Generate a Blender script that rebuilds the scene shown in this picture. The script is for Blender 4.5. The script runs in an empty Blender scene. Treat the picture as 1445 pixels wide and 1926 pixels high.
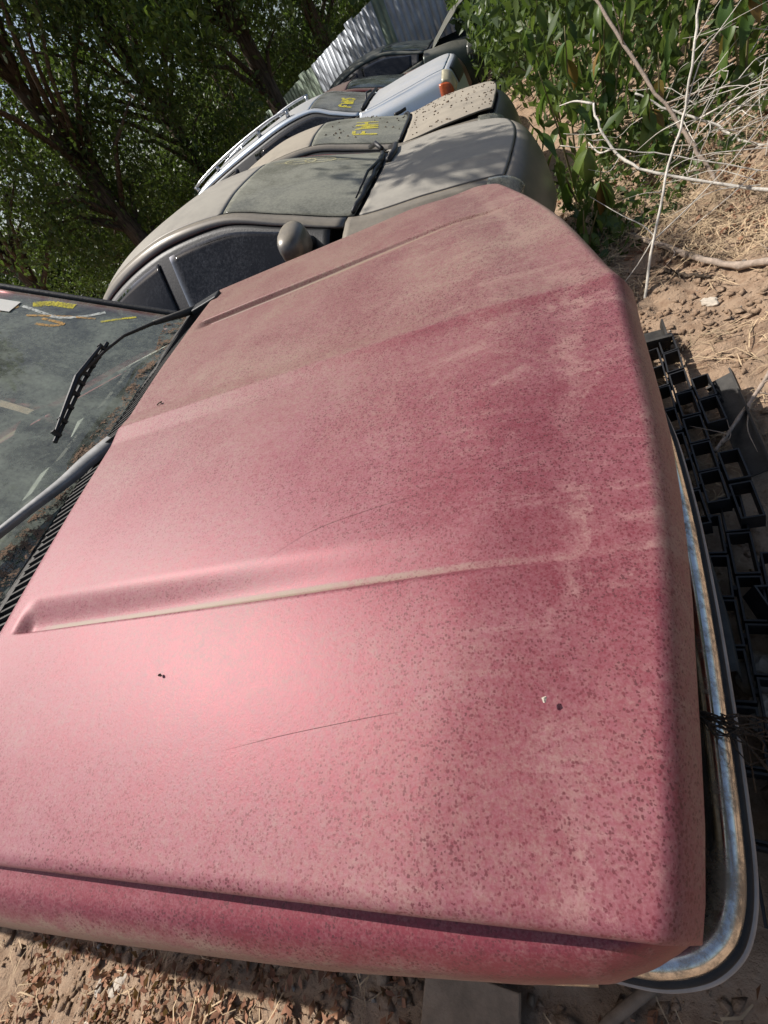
import bpy, bmesh, math, random
import numpy as np
from mathutils import Matrix, Vector

random.seed(7)
RNG = np.random.default_rng(11)
scene = bpy.context.scene
COL = scene.collection

# ------------------------------------------------------------------ camera
cam_d = bpy.data.cameras.new('camera')
cam = bpy.data.objects.new('camera', cam_d)
COL.objects.link(cam)
right = Vector((0.876518, 0.091301, -0.472632))
down = Vector((-0.249286, -0.753839, -0.607936))
fwd = Vector((-0.411792, 0.650688, -0.637991))
cam.matrix_world = Matrix(((right.x, -down.x, -fwd.x, 0.964),
                           (right.y, -down.y, -fwd.y, -0.865),
                           (right.z, -down.z, -fwd.z, 1.434),
                           (0, 0, 0, 1)))
cam_d.sensor_fit = 'AUTO'
cam_d.sensor_width = 36.0
cam_d.lens = 846.387 / 1926 * 36
cam_d.clip_start = 0.02
cam_d.clip_end = 500
scene.camera = cam

# ------------------------------------------------------------------ sky and sun
SUN_DIR = Vector((-0.50, 0.125, 0.80)).normalized()
elev = math.asin(SUN_DIR.z)
azim = math.atan2(SUN_DIR.x, SUN_DIR.y)
world = bpy.data.worlds.new('World')
scene.world = world
world.use_nodes = True
wn = world.node_tree.nodes
wn.clear()
wo = wn.new('ShaderNodeOutputWorld')
wb = wn.new('ShaderNodeBackground')
ws = wn.new('ShaderNodeTexSky')
ws.sky_type = 'NISHITA'
ws.sun_disc = False
ws.sun_elevation = elev
ws.sun_rotation = azim
ws.dust_density = 3.0
ws.air_density = 1.0
ws.ozone_density = 1.0
wb.inputs['Strength'].default_value = 0.095
world.node_tree.links.new(ws.outputs[0], wb.inputs[0])
world.node_tree.links.new(wb.outputs[0], wo.inputs[0])
sun_d = bpy.data.lights.new('sun', 'SUN')
sun_d.energy = 5.0
sun_d.angle = math.radians(0.55)
sun_d.color = (1.0, 0.95, 0.89)
sun = bpy.data.objects.new('sun', sun_d)
sun.rotation_euler = SUN_DIR.to_track_quat('Z', 'Y').to_euler()
COL.objects.link(sun)

vs = scene.view_settings
vs.view_transform = 'Standard'
vs.look = 'None'
vs.exposure = 0.25
vs.gamma = 1.0
vs.use_curve_mapping = False
scene.render.engine = 'CYCLES'
cy = scene.cycles
cy.use_denoising = True
cy.max_bounces = 7
cy.diffuse_bounces = 3
cy.glossy_bounces = 3
cy.transmission_bounces = 4
cy.transparent_max_bounces = 12
cy.caustics_reflective = False
cy.caustics_refractive = False
cy.sample_clamp_indirect = 6.0


# ------------------------------------------------------------------ helpers
def tag(o, label=None, cat=None, group=None, kind=None):
    if label: o['label'] = label
    if cat: o['category'] = cat
    if group: o['group'] = group
    if kind: o['kind'] = kind
    return o


def empty(name, loc=(0, 0, 0), rot=(0, 0, 0), parent=None):
    o = bpy.data.objects.new(name, None)
    o.empty_display_size = 0.1
    COL.objects.link(o)
    o.location = loc
    o.rotation_euler = rot
    if parent: o.parent = parent
    return o


def link(name, me, parent=None, mat=None):
    o = bpy.data.objects.new(name, me)
    COL.objects.link(o)
    if mat is not None and not me.materials:
        me.materials.append(mat)
    if parent: o.parent = parent
    return o


def mesh(name, verts, faces, mat=None, parent=None, smooth=False):
    me = bpy.data.meshes.new(name)
    v = np.asarray(verts, dtype=np.float32).reshape(-1, 3)
    if isinstance(faces, np.ndarray):
        n, k = faces.shape
        me.vertices.add(len(v)); me.vertices.foreach_set('co', v.ravel())
        me.loops.add(n * k); me.loops.foreach_set('vertex_index', faces.astype(np.int32).ravel())
        me.polygons.add(n)
        me.polygons.foreach_set('loop_start', np.arange(0, n * k, k, dtype=np.int32))
        me.update(calc_edges=True)
        me.validate()
    else:
        me.from_pydata([tuple(map(float, p)) for p in v], [], faces)
        me.update()
    if smooth:
        me.polygons.foreach_set('use_smooth', np.ones(len(me.polygons), dtype=bool))
    return link(name, me, parent, mat)


def grid_faces(nu, nv):
    i = np.arange((nu - 1) * (nv - 1))
    a = (i // (nv - 1)) * nv + i % (nv - 1)
    return np.stack([a, a + nv, a + nv + 1, a + 1], 1)


def surf(name, P, mat, parent=None, thick=0.0, smooth=True, flip=False):
    """P: (nu, nv, 3) array of points; an optional thickness makes it a closed slab."""
    nu, nv = P.shape[:2]
    f = grid_faces(nu, nv)
    if flip: f = f[:, ::-1]
    o = mesh(name, P.reshape(-1, 3), f, mat, parent, smooth)
    if thick:
        m = o.modifiers.new('thickness', 'SOLIDIFY')
        m.thickness = thick
        m.offset = -1
    return o


class MB:
    """collects simple shapes into one mesh"""
    def __init__(self): self.v = []; self.f = []
    def add(self, v, f):
        b = len(self.v)
        self.v += [tuple(map(float, p)) for p in v]
        self.f += [tuple(b + i for i in q) for q in f]
        return self
    def box(self, c, s, R=None):
        c = np.array(c, float); s = np.array(s, float) / 2
        p = np.array([(x, y, z) for x in (-1, 1) for y in (-1, 1) for z in (-1, 1)], float) * s
        if R is not None: p = p @ np.array(R).T
        return self.add(p + c, [(0, 1, 3, 2), (4, 6, 7, 5), (0, 4, 5, 1), (2, 3, 7, 6), (0, 2, 6, 4), (1, 5, 7, 3)])
    def tube(self, pts, rad, n=8, cap=True):
        pts = np.array(pts, float); m = len(pts)
        rad = np.full(m, rad) if np.isscalar(rad) else np.array(rad, float)
        tan = np.gradient(pts, axis=0)
        tan /= np.linalg.norm(tan, axis=1)[:, None] + 1e-12
        up = np.array([0.03, 0.11, 1.0])
        vs_ = []
        for i in range(m):
            a = np.cross(tan[i], up); la = np.linalg.norm(a)
            a = a / la if la > 1e-3 else np.array([1.0, 0, 0])
            b = np.cross(a, tan[i])
            for k in range(n):
                t = 2 * math.pi * k / n
                vs_.append(pts[i] + rad[i] * (math.cos(t) * a + math.sin(t) * b))
        fs = [(i * n + k, i * n + (k + 1) % n, (i + 1) * n + (k + 1) % n, (i + 1) * n + k) for i in range(m - 1) for k in range(n)]
        if cap:
            fs += [tuple(range(n - 1, -1, -1)), tuple((m - 1) * n + k for k in range(n))]
        return self.add(vs_, fs)
    def cyl(self, c, axis, r, h, n=20, r2=None):
        c = np.array(c, float); a = np.array(axis, float); a /= np.linalg.norm(a)
        return self.tube([c - a * h / 2, c + a * h / 2], [r, r if r2 is None else r2], n)
    def build(self, name, mat, parent=None, smooth=False, bevel=0.0):
        o = mesh(name, self.v, self.f, mat, parent, smooth)
        if bevel:
            m = o.modifiers.new('bevel', 'BEVEL'); m.width = bevel; m.segments = 2; m.limit_method = 'ANGLE'
        return o


def smoothstep(a, b, x):
    t = np.clip((np.asarray(x, float) - a) / (b - a), 0, 1)
    return t * t * (3 - 2 * t)


def catmull(K, t):
    """K: (n, ...) control points, t: (m,) parameters 0..n-1"""
    K = np.asarray(K, float); n = len(K)
    i = np.clip(np.floor(t).astype(int), 0, n - 2); f = t - i
    p1, p2 = K[i], K[i + 1]
    p0 = np.where((i > 0).reshape(-1, *[1] * (K.ndim - 1)), K[np.maximum(i - 1, 0)], 2 * p1 - p2)
    p3 = np.where((i < n - 2).reshape(-1, *[1] * (K.ndim - 1)), K[np.minimum(i + 2, n - 1)], 2 * p2 - p1)
    f = f.reshape(-1, *[1] * (K.ndim - 1))
    tau = 0.42
    m1 = tau * (p2 - p0); m2 = tau * (p3 - p1)
    return ((2 * f**3 - 3 * f**2 + 1) * p1 + (f**3 - 2 * f**2 + f) * m1 + (-2 * f**3 + 3 * f**2) * p2 + (f**3 - f**2) * m2)


def spl(pts, n):
    return catmull(np.array(pts, float), np.linspace(0, len(pts) - 1, n))


def hash2(ix, iy, seed):
    h = (ix.astype(np.int64) * 374761393 + iy.astype(np.int64) * 668265263 + seed * 1274126177) & 0x7fffffff
    h = ((h ^ (h >> 13)) * 1274126177) & 0x7fffffff
    return ((h ^ (h >> 16)) & 0xffff) / 65535.0


def vnoise(x, y, seed=0):
    ix = np.floor(x); iy = np.floor(y)
    fx = x - ix; fy = y - iy
    fx = fx * fx * (3 - 2 * fx); fy = fy * fy * (3 - 2 * fy)
    a = hash2(ix, iy, seed); b = hash2(ix + 1, iy, seed); c = hash2(ix, iy + 1, seed); d = hash2(ix + 1, iy + 1, seed)
    return (a + (b - a) * fx) * (1 - fy) + (c + (d - c) * fx) * fy - 0.5


def fbm(x, y, o=4, seed=0):
    s = 0; a = 1.0
    for k in range(o):
        s = s + a * vnoise(x * 2**k + 17.3 * k, y * 2**k - 9.1 * k, seed + k); a *= 0.5
    return s


# ------------------------------------------------------------------ materials
class NT:
    def __init__(self, name):
        self.m = bpy.data.materials.new(name); self.m.use_nodes = True
        self.t = self.m.node_tree; self.t.nodes.clear()
        self.out = self.t.nodes.new('ShaderNodeOutputMaterial')
        self.co = None
    def n(self, typ, **kw):
        nd = self.t.nodes.new(typ)
        for k, v in kw.items():
            if k in nd.inputs.keys():
                self.set(nd, k, v)
            else:
                setattr(nd, k, v)
        return nd
    def set(self, nd, k, v):
        if hasattr(v, 'links') or isinstance(v, bpy.types.NodeSocket): self.t.links.new(v, nd.inputs[k])
        else:
            if isinstance(v, tuple) and len(v) == 3 and nd.inputs[k].type == 'RGBA': v = (*v, 1)
            nd.inputs[k].default_value = v
    def obj(self):
        if not self.co: self.co = self.t.nodes.new('ShaderNodeTexCoord')
        return self.co.outputs['Object']
    def scaled(self, s):
        mp = self.n('ShaderNodeMapping'); mp.inputs['Scale'].default_value = s
        self.t.links.new(self.obj(), mp.inputs['Vector']); return mp.outputs[0]
    def noise(self, scale, detail=4, rough=0.6, vec=None, dist=0.0):
        nd = self.n('ShaderNodeTexNoise', Scale=scale, Detail=detail, Roughness=rough, Distortion=dist)
        self.t.links.new(vec or self.obj(), nd.inputs['Vector']); return nd.outputs['Fac']
    def voro(self, scale, vec=None, feature='F1', out='Distance'):
        nd = self.n('ShaderNodeTexVoronoi', feature=feature, Scale=scale)
        self.t.links.new(vec or self.obj(), nd.inputs['Vector']); return nd.outputs[out]
    def ramp(self, fac, a, b, lo=0.0, hi=1.0):
        nd = self.n('ShaderNodeMapRange', interpolation_type='SMOOTHSTEP')
        self.t.links.new(fac, nd.inputs['Value'])
        nd.inputs['From Min'].default_value = a; nd.inputs['From Max'].default_value = b
        nd.inputs['To Min'].default_value = lo; nd.inputs['To Max'].default_value = hi
        return nd.outputs['Result']
    def math(self, op, a, b=0.0, clamp=False):
        nd = self.n('ShaderNodeMath', operation=op, use_clamp=clamp)
        for i, v in enumerate((a, b)):
            if isinstance(v, bpy.types.NodeSocket): self.t.links.new(v, nd.inputs[i])
            else: nd.inputs[i].default_value = v
        return nd.outputs[0]
    def mix(self, fac, a, b):
        nd = self.n('ShaderNodeMix', data_type='RGBA')
        for k, v in ((0, fac), (6, a), (7, b)):
            if isinstance(v, bpy.types.NodeSocket): self.t.links.new(v, nd.inputs[k])
            else: nd.inputs[k].default_value = (*v, 1) if isinstance(v, tuple) else v
        return nd.outputs[2]
    def bump(self, h, strength, dist=0.01):
        nd = self.n('ShaderNodeBump', Strength=strength, Distance=dist)
        self.t.links.new(h, nd.inputs['Height']); return nd.outputs[0]
    def bsdf(self, **kw):
        nd = self.n('ShaderNodeBsdfPrincipled')
        for k, v in kw.items(): self.set(nd, k.replace('_', ' '), v)
        return nd.outputs[0]
    def mixs(self, fac, a, b):
        nd = self.n('ShaderNodeMixShader')
        for k, v in ((0, fac), (1, a), (2, b)):
            if isinstance(v, bpy.types.NodeSocket): self.t.links.new(v, nd.inputs[k])
            else: nd.inputs[k].default_value = v
        return nd.outputs[0]
    def done(self, sh):
        self.t.links.new(sh, self.out.inputs['Surface']); return self.m


def sepxyz(N):
    s = N.n('ShaderNodeSeparateXYZ'); N.t.links.new(N.obj(), s.inputs[0]); return s.outputs


def plain(name, col, rough=0.6, metal=0.0, var=0.15, scale=20.0, bump=0.0, spec=0.5):
    N = NT(name)
    f = N.noise(scale, 5, 0.65)
    c = N.mix(N.ramp(f, 0.3, 0.7), tuple(x * (1 - var) for x in col), tuple(min(1, x * (1 + var)) for x in col))
    kw = dict(Base_Color=c, Roughness=rough, Metallic=metal, Specular_IOR_Level=spec)
    if bump: kw['Normal'] = N.bump(N.noise(scale * 3, 4, 0.7), bump, 0.01)
    return N.done(N.bsdf(**kw))


def red_paint(name='red_dusty_paint', side=False):
    """faded red paint under a film of road dust, pitted with dried rain specks"""
    N = NT(name)
    xyz = sepxyz(N); X, Y = xyz[0], xyz[1]
    ay = N.math('ABSOLUTE', Y)
    big = N.noise(2.3, 5, 0.6, dist=0.4)
    mid = N.noise(9.0, 6, 0.65)
    fine = N.noise(60.0, 5, 0.7)
    grain = N.noise(420.0, 2, 0.6)
    tan = N.math('ADD', N.ramp(Y, -0.45, 0.0, 0.05, 0.34), N.ramp(Y, -0.006, 0.012, 0.0, 0.30))                       # thicker, browner beyond the centre crease
    tan = N.math('ADD', tan, N.ramp(Y, 0.05, 0.8, 0.0, 0.25))
    tan = N.math('ADD', tan, N.ramp(big, 0.35, 0.7, -0.08, 0.22))
    tan = N.math('ADD', tan, N.ramp(N.noise(120.0, 3, 0.7), 0.3, 0.7, -0.22, 0.22))
    tan = N.math('ADD', tan, N.ramp(X, 0.0, 0.25, 0.12, 0.0))
    frontw = N.math('MULTIPLY', N.ramp(X, 0.45, 0.95, 0.0, -0.28), N.ramp(Y, -0.02, 0.02, 1.0, 0.40))
    film = N.math('ADD', N.ramp(Y, -0.40, 0.05, 0.68, 0.80), frontw)
    film = N.math('ADD', film, N.ramp(big, 0.3, 0.75, -0.10, 0.12))
    film = N.math('ADD', film, N.ramp(mid, 0.3, 0.7, -0.10, 0.10))
    # the film thins along the near side of the crease, more towards the front
    film = N.math('SUBTRACT', film, N.math('MULTIPLY', N.math('MULTIPLY', N.ramp(Y, -0.05, -0.012, 0.0, 0.22), N.ramp(X, 0.3, 0.8)), N.ramp(Y, -0.006, 0.002, 1.0, 0.0)))
    # chalky tide line, wipe marks and smears towards the front lip
    lip = N.math('ADD', X, N.math('MULTIPLY', ay, 0.185))
    lipn = N.math('ADD', lip, N.ramp(N.noise(18.0, 6, 0.75), 0.2, 0.8, -0.035, 0.035))
    tide = N.math('MULTIPLY', N.ramp(lipn, 0.99, 1.03, 0.0, 1.0), N.ramp(lipn, 1.034, 1.042, 1.0, 0.15))
    tide = N.math('MULTIPLY', tide, N.ramp(N.noise(4.0, 4, 0.6), 0.38, 0.6, 0.1, 1.0))
    smear = N.noise(7.0, 7, 0.74, vec=N.scaled((0.9, 1.7, 1)), dist=1.5)
    smear = N.math('MULTIPLY', N.ramp(smear, 0.50, 0.70), N.ramp(X, 0.50, 0.95))
    wipe = N.noise(5.0, 5, 0.7, vec=N.scaled((0.7, 5.0, 1)), dist=0.8)
    wipe = N.math('MULTIPLY', N.ramp(wipe, 0.56, 0.70), N.ramp(X, 0.62, 0.85))
    pale = N.math('ADD', N.math('MULTIPLY', tide, 0.36), N.math('ADD', N.math('MULTIPLY', smear, 0.36), N.math('MULTIPLY', wipe, 0.22)))
    film = N.math('ADD', film, pale)
    film = N.math('ADD', film, N.ramp(lip, 1.098, 1.115, 0.0, 0.25))
    tan = N.math('ADD', tan, N.ramp(lip, 1.098, 1.115, 0.0, 0.5))
    if side:
        roll = N.math('ADD', ay, N.ramp(N.noise(20.0, 5, 0.7), 0.2, 0.8, -0.012, 0.012))
        film = N.math('ADD', film, N.ramp(roll, 0.850, 0.878, -0.42, 0.12))
        tan = N.math('ADD', tan, N.ramp(roll, 0.850, 0.878, 0.0, 0.8))
    gro = N.math('ABSOLUTE', N.math('SUBTRACT', ay, 0.5075))
    gro = N.math('MULTIPLY', N.ramp(gro, 0.0025, 0.0075, 1.0, 0.0), N.ramp(X, 0.05, 0.12, 0.0, 1.0))
    gro = N.math('MULTIPLY', gro, N.ramp(N.noise(40.0, 4, 0.7), 0.25, 0.6, 0.45, 1.0))
    gro = N.math('MULTIPLY', gro, N.ramp(X, 0.55, 0.99, 1.0, 0.15))
    film = N.math('ADD', film, N.ramp(fine, 0.3, 0.7, -0.09, 0.09))
    film = N.math('ADD', film, N.ramp(grain, 0.3, 0.7, -0.09, 0.09))
    film = N.math('ADD', film, N.ramp(N.noise(210.0, 3, 0.75), 0.3, 0.7, -0.13, 0.13))
    # specks: ragged small pits, denser towards the windscreen
    wob = N.n('ShaderNodeTexNoise', Scale=500.0, Detail=1.0); N.t.links.new(N.obj(), wob.inputs['Vector'])
    wv = N.n('ShaderNodeVectorMath', operation='SCALE'); N.t.links.new(wob.outputs['Color'], wv.inputs[0]); wv.inputs['Scale'].default_value = 0.0028
    va = N.n('ShaderNodeVectorMath', operation='ADD'); N.t.links.new(N.obj(), va.inputs[0]); N.t.links.new(wv.outputs[0], va.inputs[1])
    def spots(scale, thr, dens):
        nd = N.n('ShaderNodeTexVoronoi', Scale=scale, Randomness=1.0)
        N.t.links.new(va.outputs[0], nd.inputs['Vector'])
        sp = N.n('ShaderNodeSeparateColor'); N.t.links.new(nd.outputs['Color'], sp.inputs[0])
        r = N.math('MULTIPLY', N.ramp(sp.outputs[0], dens, 1.0, 0.0, 1.0), thr)
        return N.math('MULTIPLY', N.math('LESS_THAN', nd.outputs['Distance'], r), N.ramp(sp.outputs[1], 0, 1, 0.4, 1.0))
    s1 = spots(340, 0.56, 0.12)
    s2 = spots(245, 0.36, 0.50)
    s3 = spots(75, 0.11, 0.78)
    sp = N.math('MAXIMUM', N.math('MAXIMUM', s1, s2), s3)
    spm = N.math('MULTIPLY', sp, N.ramp(N.noise(5.0, 4, 0.6), 0.30, 0.60, 0.35, 1.0))
    film = N.math('SUBTRACT', film, N.math('MULTIPLY', spm, 0.70))
    film = N.math('ADD', film, gro)
    film = N.math('MINIMUM', N.math('MAXIMUM', film, 0.04), 0.96)
    paint_c = N.mix(N.ramp(big, 0.3, 0.7), (0.165, 0.026, 0.038), (0.205, 0.036, 0.050))
    paint_c = N.mix(N.math('MULTIPLY', spm, 0.8), paint_c, (0.085, 0.032, 0.034))
    nrm = N.bump(N.math('ADD', fine, N.math('MULTIPLY', grain, 0.6)), 0.07, 0.004)
    paint = N.bsdf(Base_Color=paint_c, Metallic=0.3, Roughness=0.48, Specular_IOR_Level=0.40, Normal=nrm)
    dustc = N.mix(N.math('MINIMUM', N.math('MAXIMUM', tan, 0.0), 1.0), (0.272, 0.113, 0.131), (0.258, 0.180, 0.138))
    dustc = N.mix(N.math('MINIMUM', pale, 1.0), dustc, (0.31, 0.19, 0.155))
    dustc = N.mix(gro, dustc, (0.24, 0.185, 0.13))
    dsh = N.bsdf(Base_Color=dustc, Roughness=0.54, Specular_IOR_Level=0.36, Normal=nrm)
    return N.done(N.mixs(film, paint, dsh))


def dusty_paint(name, paint, dustc=(0.42, 0.36, 0.27), amount=0.5, metal=0.5, rough=0.38, top=0.9):
    """car paint, dust lies on faces that look up"""
    N = NT(name)
    g = N.n('ShaderNodeNewGeometry')
    s = N.n('ShaderNodeSeparateXYZ'); N.t.links.new(g.outputs['Normal'], s.inputs[0])
    upf = N.ramp(s.outputs[2], 0.45, 0.95, 0.0, 1.0)
    n1 = N.noise(3.0, 5, 0.6); n2 = N.noise(60.0, 4, 0.7); n3 = N.noise(11.0, 5, 0.7)
    d = N.math('MULTIPLY', upf, top)
    d = N.math('ADD', d, N.ramp(n1, 0.3, 0.7, -0.12, 0.12))
    d = N.math('ADD', d, N.ramp(n2, 0.3, 0.7, -0.10, 0.10))
    d = N.math('ADD', d, N.ramp(n3, 0.3, 0.7, -0.08, 0.08))
    d = N.math('MULTIPLY', N.math('ADD', d, 0.10), amount, True)
    sh = N.bsdf(Base_Color=paint, Metallic=metal, Roughness=rough)
    du = N.bsdf(Base_Color=N.mix(n3, tuple(c * 0.82 for c in dustc), dustc), Roughness=0.85, Specular_IOR_Level=0.25)
    return N.done(N.mixs(d, sh, du))


def glass(name, tint=(0.30, 0.36, 0.33), dustc=(0.36, 0.34, 0.27), dust=0.5, dscale=4.0, rough=0.06, grow=0.3, ior=1.5):
    N = NT(name)
    n1 = N.noise(dscale, 6, 0.65, dist=0.5); n2 = N.noise(70.0, 4, 0.7)
    v = N.voro(34.0)
    f = N.math('ADD', N.ramp(n1, 0.3, 0.72, -grow, grow), dust)
    f = N.math('ADD', f, N.ramp(n2, 0.3, 0.7, -0.1, 0.1))
    f = N.math('ADD', f, N.ramp(v, 0.0, 0.16, 0.16, 0.0))
    f = N.math('MINIMUM', N.math('MAXIMUM', f, 0.03), 0.97)
    tr = N.n('ShaderNodeBsdfTransparent', Color=(*tint, 1)).outputs[0]
    gl = N.n('ShaderNodeBsdfGlossy', Roughness=rough).outputs[0]
    fr = N.n('ShaderNodeFresnel', IOR=ior).outputs[0]
    a = N.mixs(fr, tr, gl)
    du = N.bsdf(Base_Color=N.mix(n2, tuple(c * 0.8 for c in dustc), dustc), Roughness=0.9, Specular_IOR_Level=0.2)
    return N.done(N.mixs(f, a, du))


def chrome_mat():
    N = NT('weathered_chrome')
    n1 = N.noise(12.0, 5, 0.7); n2 = N.noise(90, 4, 0.7)
    d = N.ramp(N.math('ADD', n1, N.math('MULTIPLY', n2, 0.5)), 0.66, 0.95, 0.05, 0.9)
    ch = N.bsdf(Base_Color=(0.78, 0.75, 0.70), Metallic=1.0, Roughness=N.ramp(n1, 0.3, 0.7, 0.06, 0.28))
    du = N.bsdf(Base_Color=(0.26, 0.19, 0.12), Roughness=0.85)
    return N.done(N.mixs(d, ch, du))


def leaf_mat(name, a, b, trans=0.35, scale=2.0, rough=0.45):
    N = NT(name)
    at = N.n('ShaderNodeAttribute', attribute_name='tint')
    oi = N.n('ShaderNodeObjectInfo')
    f = N.math('FRACT', N.math('ADD', at.outputs['Fac'], oi.outputs['Random']))
    c = N.mix(f, a, b)
    sh = N.bsdf(Base_Color=c, Roughness=rough, Specular_IOR_Level=0.4)
    t = N.n('ShaderNodeBsdfTranslucent'); N.t.links.new(N.mix(0.35, c, (0.20, 0.32, 0.03)), t.inputs[0])
    return N.done(N.mixs(trans, sh, t.outputs[0]))


def dirt_mat():
    N = NT('dry_dirt')
    n1 = N.noise(0.9, 6, 0.6); n2 = N.noise(14.0, 8, 0.7); n3 = N.noise(90.0, 6, 0.75)
    v = N.voro(38.0)
    c = N.mix(N.ramp(n1, 0.3, 0.7), (0.385, 0.268, 0.180), (0.465, 0.342, 0.242))
    c = N.mix(N.ramp(n2, 0.42, 0.75), c, (0.25, 0.155, 0.098))
    c = N.mix(N.ramp(n3, 0.52, 0.8, 0.0, 0.7), c, (0.49, 0.36, 0.25))
    h = N.math('ADD', N.math('MULTIPLY', n2, 1.0), N.math('MULTIPLY', n3, 0.6))
    h = N.math('ADD', h, N.ramp(v, 0.0, 0.4, 0.25, 0.0))
    return N.done(N.bsdf(Base_Color=c, Roughness=0.95, Specular_IOR_Level=0.15, Normal=N.bump(h, 0.8, 0.03)))


def bark_mat(name, a, b):
    N = NT(name)
    n1 = N.noise(9.0, 7, 0.7, vec=N.scaled((3, 3, 0.5)))
    c = N.mix(N.ramp(n1, 0.35, 0.65), a, b)
    return N.done(N.bsdf(Base_Color=c, Roughness=0.95, Specular_IOR_Level=0.15, Normal=N.bump(n1, 0.9, 0.05)))


def marker(name, col, cover=0.62):
    """chalky paint-marker stroke, worn through in places"""
    N = NT(name)
    f = N.ramp(N.noise(130.0, 4, 0.7), cover - 0.22, cover + 0.1, 1.0, 0.0)
    f = N.math('MULTIPLY', f, N.ramp(N.noise(18.0, 3, 0.6), 0.25, 0.6, 0.45, 1.0))
    tr = N.n('ShaderNodeBsdfTransparent').outputs[0]
    return N.done(N.mixs(f, tr, N.bsdf(Base_Color=col, Roughness=0.85, Specular_IOR_Level=0.2)))


M = {}
M['red'] = red_paint()
M['red_wing'] = red_paint('red_dusty_wing_paint', True)
M['red_side'] = dusty_paint('red_side_paint', (0.34, 0.035, 0.06), (0.30, 0.19, 0.13), 0.55, 0.45, 0.36, 0.5)
M['tan'] = dusty_paint('grey_beige_paint', (0.14, 0.13, 0.12), (0.38, 0.335, 0.265), 0.90, 0.5, 0.40, 0.95)
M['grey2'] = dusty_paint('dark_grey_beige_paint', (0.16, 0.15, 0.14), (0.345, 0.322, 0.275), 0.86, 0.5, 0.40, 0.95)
M['grey2_shade'] = dusty_paint('grey_beige_flank_shade_paint', (0.115, 0.108, 0.10), (0.36, 0.315, 0.245), 0.55, 0.5, 0.34, 0.8)  # sedan flanks: their shade is put into a darker paint colour, with less dust
M['silver'] = dusty_paint('silver_blue_paint', (0.52, 0.60, 0.68), (0.50, 0.47, 0.42), 0.6, 0.55, 0.32, 0.8)
M['darkgreen'] = dusty_paint('dark_green_paint', (0.035, 0.05, 0.045), (0.25, 0.235, 0.19), 0.55, 0.4, 0.3, 0.8)
M['maroon'] = dusty_paint('dark_red_paint', (0.11, 0.015, 0.02), (0.24, 0.20, 0.16), 0.6, 0.4, 0.35, 0.8)
M['black'] = plain('black_plastic', (0.012, 0.012, 0.013), 0.5, 0, 0.3, 30, 0.15)
M['dustblack'] = plain('dusty_black_plastic', (0.035, 0.032, 0.028), 0.7, 0, 0.5, 14, 0.2)
M['rubber'] = plain('black_rubber', (0.018, 0.018, 0.018), 0.75, 0, 0.3, 25, 0.2)
M['greyrub'] = plain('grey_rubber_strip', (0.24, 0.24, 0.24), 0.6, 0, 0.25, 12, 0.1)
M['shadowblack'] = plain('shade_black_inner', (0.02, 0.019, 0.018), 0.9, 0, 0.3, 20)  # near-black colour stands in for shade behind shut lines and in hollows
M['chrome'] = chrome_mat()
M['steel'] = plain('dull_steel', (0.45, 0.46, 0.47), 0.35, 0.9, 0.2, 40)
M['wsh_red'] = glass('dusty_windscreen_glass', (0.55, 0.62, 0.57), (0.255, 0.285, 0.24), 0.44, 5.0, 0.03, 0.28, 1.95)
M['wsh_tan'] = glass('thickly_dusted_windscreen', (0.3, 0.34, 0.31), (0.25, 0.25, 0.205), 0.80, 3.0, 0.1, 0.25)
M['wsh_grey'] = glass('half_dusted_windscreen', (0.2, 0.23, 0.22), (0.23, 0.235, 0.21), 0.6, 3.0, 0.1, 0.3)
M['wsh_dark'] = glass('green_tinted_windscreen', (0.14, 0.22, 0.19), (0.20, 0.23, 0.20), 0.2, 3.0, 0.06, 0.2)
M['tint'] = glass('tinted_side_glass', (0.055, 0.06, 0.07), (0.13, 0.14, 0.16), 0.07, 2.2, 0.04, 0.08)
M['lamp'] = glass('clouded_lamp_lens', (0.5, 0.53, 0.48), (0.40, 0.40, 0.33), 0.45, 8.0, 0.15, 0.2)
M['lampy'] = plain('yellowed_lamp_lens', (0.47, 0.43, 0.29), 0.25, 0, 0.2, 12, 0.05)
M['amber'] = plain('amber_lamp_lens', (0.46, 0.10, 0.03), 0.25, 0, 0.25, 25, 0.05)
M['seat'] = plain('grey_seat_cloth', (0.10, 0.10, 0.105), 0.9, 0, 0.3, 60, 0.2)
M['dash'] = plain('dusty_dashboard', (0.12, 0.105, 0.09), 0.85, 0, 0.35, 10, 0.2)
M['paper'] = plain('faded_paper', (0.62, 0.61, 0.56), 0.8, 0, 0.08, 8)
M['yellow'] = marker('yellow_paint_marker', (0.60, 0.52, 0.06))
M['palemark'] = marker('pale_paint_marker', (0.50, 0.46, 0.26))
M['whitemark'] = marker('white_paint_marker', (0.58, 0.60, 0.56))
M['orange'] = marker('orange_paint_marker', (0.52, 0.31, 0.11))
M['redmark'] = marker('red_paint_marker', (0.34, 0.04, 0.05))
M['dirt'] = dirt_mat()
M['soil'] = plain('soil_in_the_cowl', (0.16, 0.105, 0.07), 0.95, 0, 0.45, 60, 0.9)
def soil_patch():
    N = NT('patchy_soil_film')
    f = N.math('ADD', N.ramp(N.noise(26.0, 5, 0.7), 0.3, 0.7, -0.2, 0.6), N.ramp(N.noise(140.0, 4, 0.75), 0.3, 0.7, -0.2, 0.4))
    c = N.mix(N.noise(90.0, 4, 0.7), (0.10, 0.065, 0.045), (0.24, 0.165, 0.115))
    return N.done(N.mixs(N.ramp(f, 0.25, 0.5), N.n('ShaderNodeBsdfTransparent').outputs[0], N.bsdf(Base_Color=c, Roughness=0.95, Specular_IOR_Level=0.1, Normal=N.bump(N.noise(120.0, 4, 0.7), 0.9, 0.01))))


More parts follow.
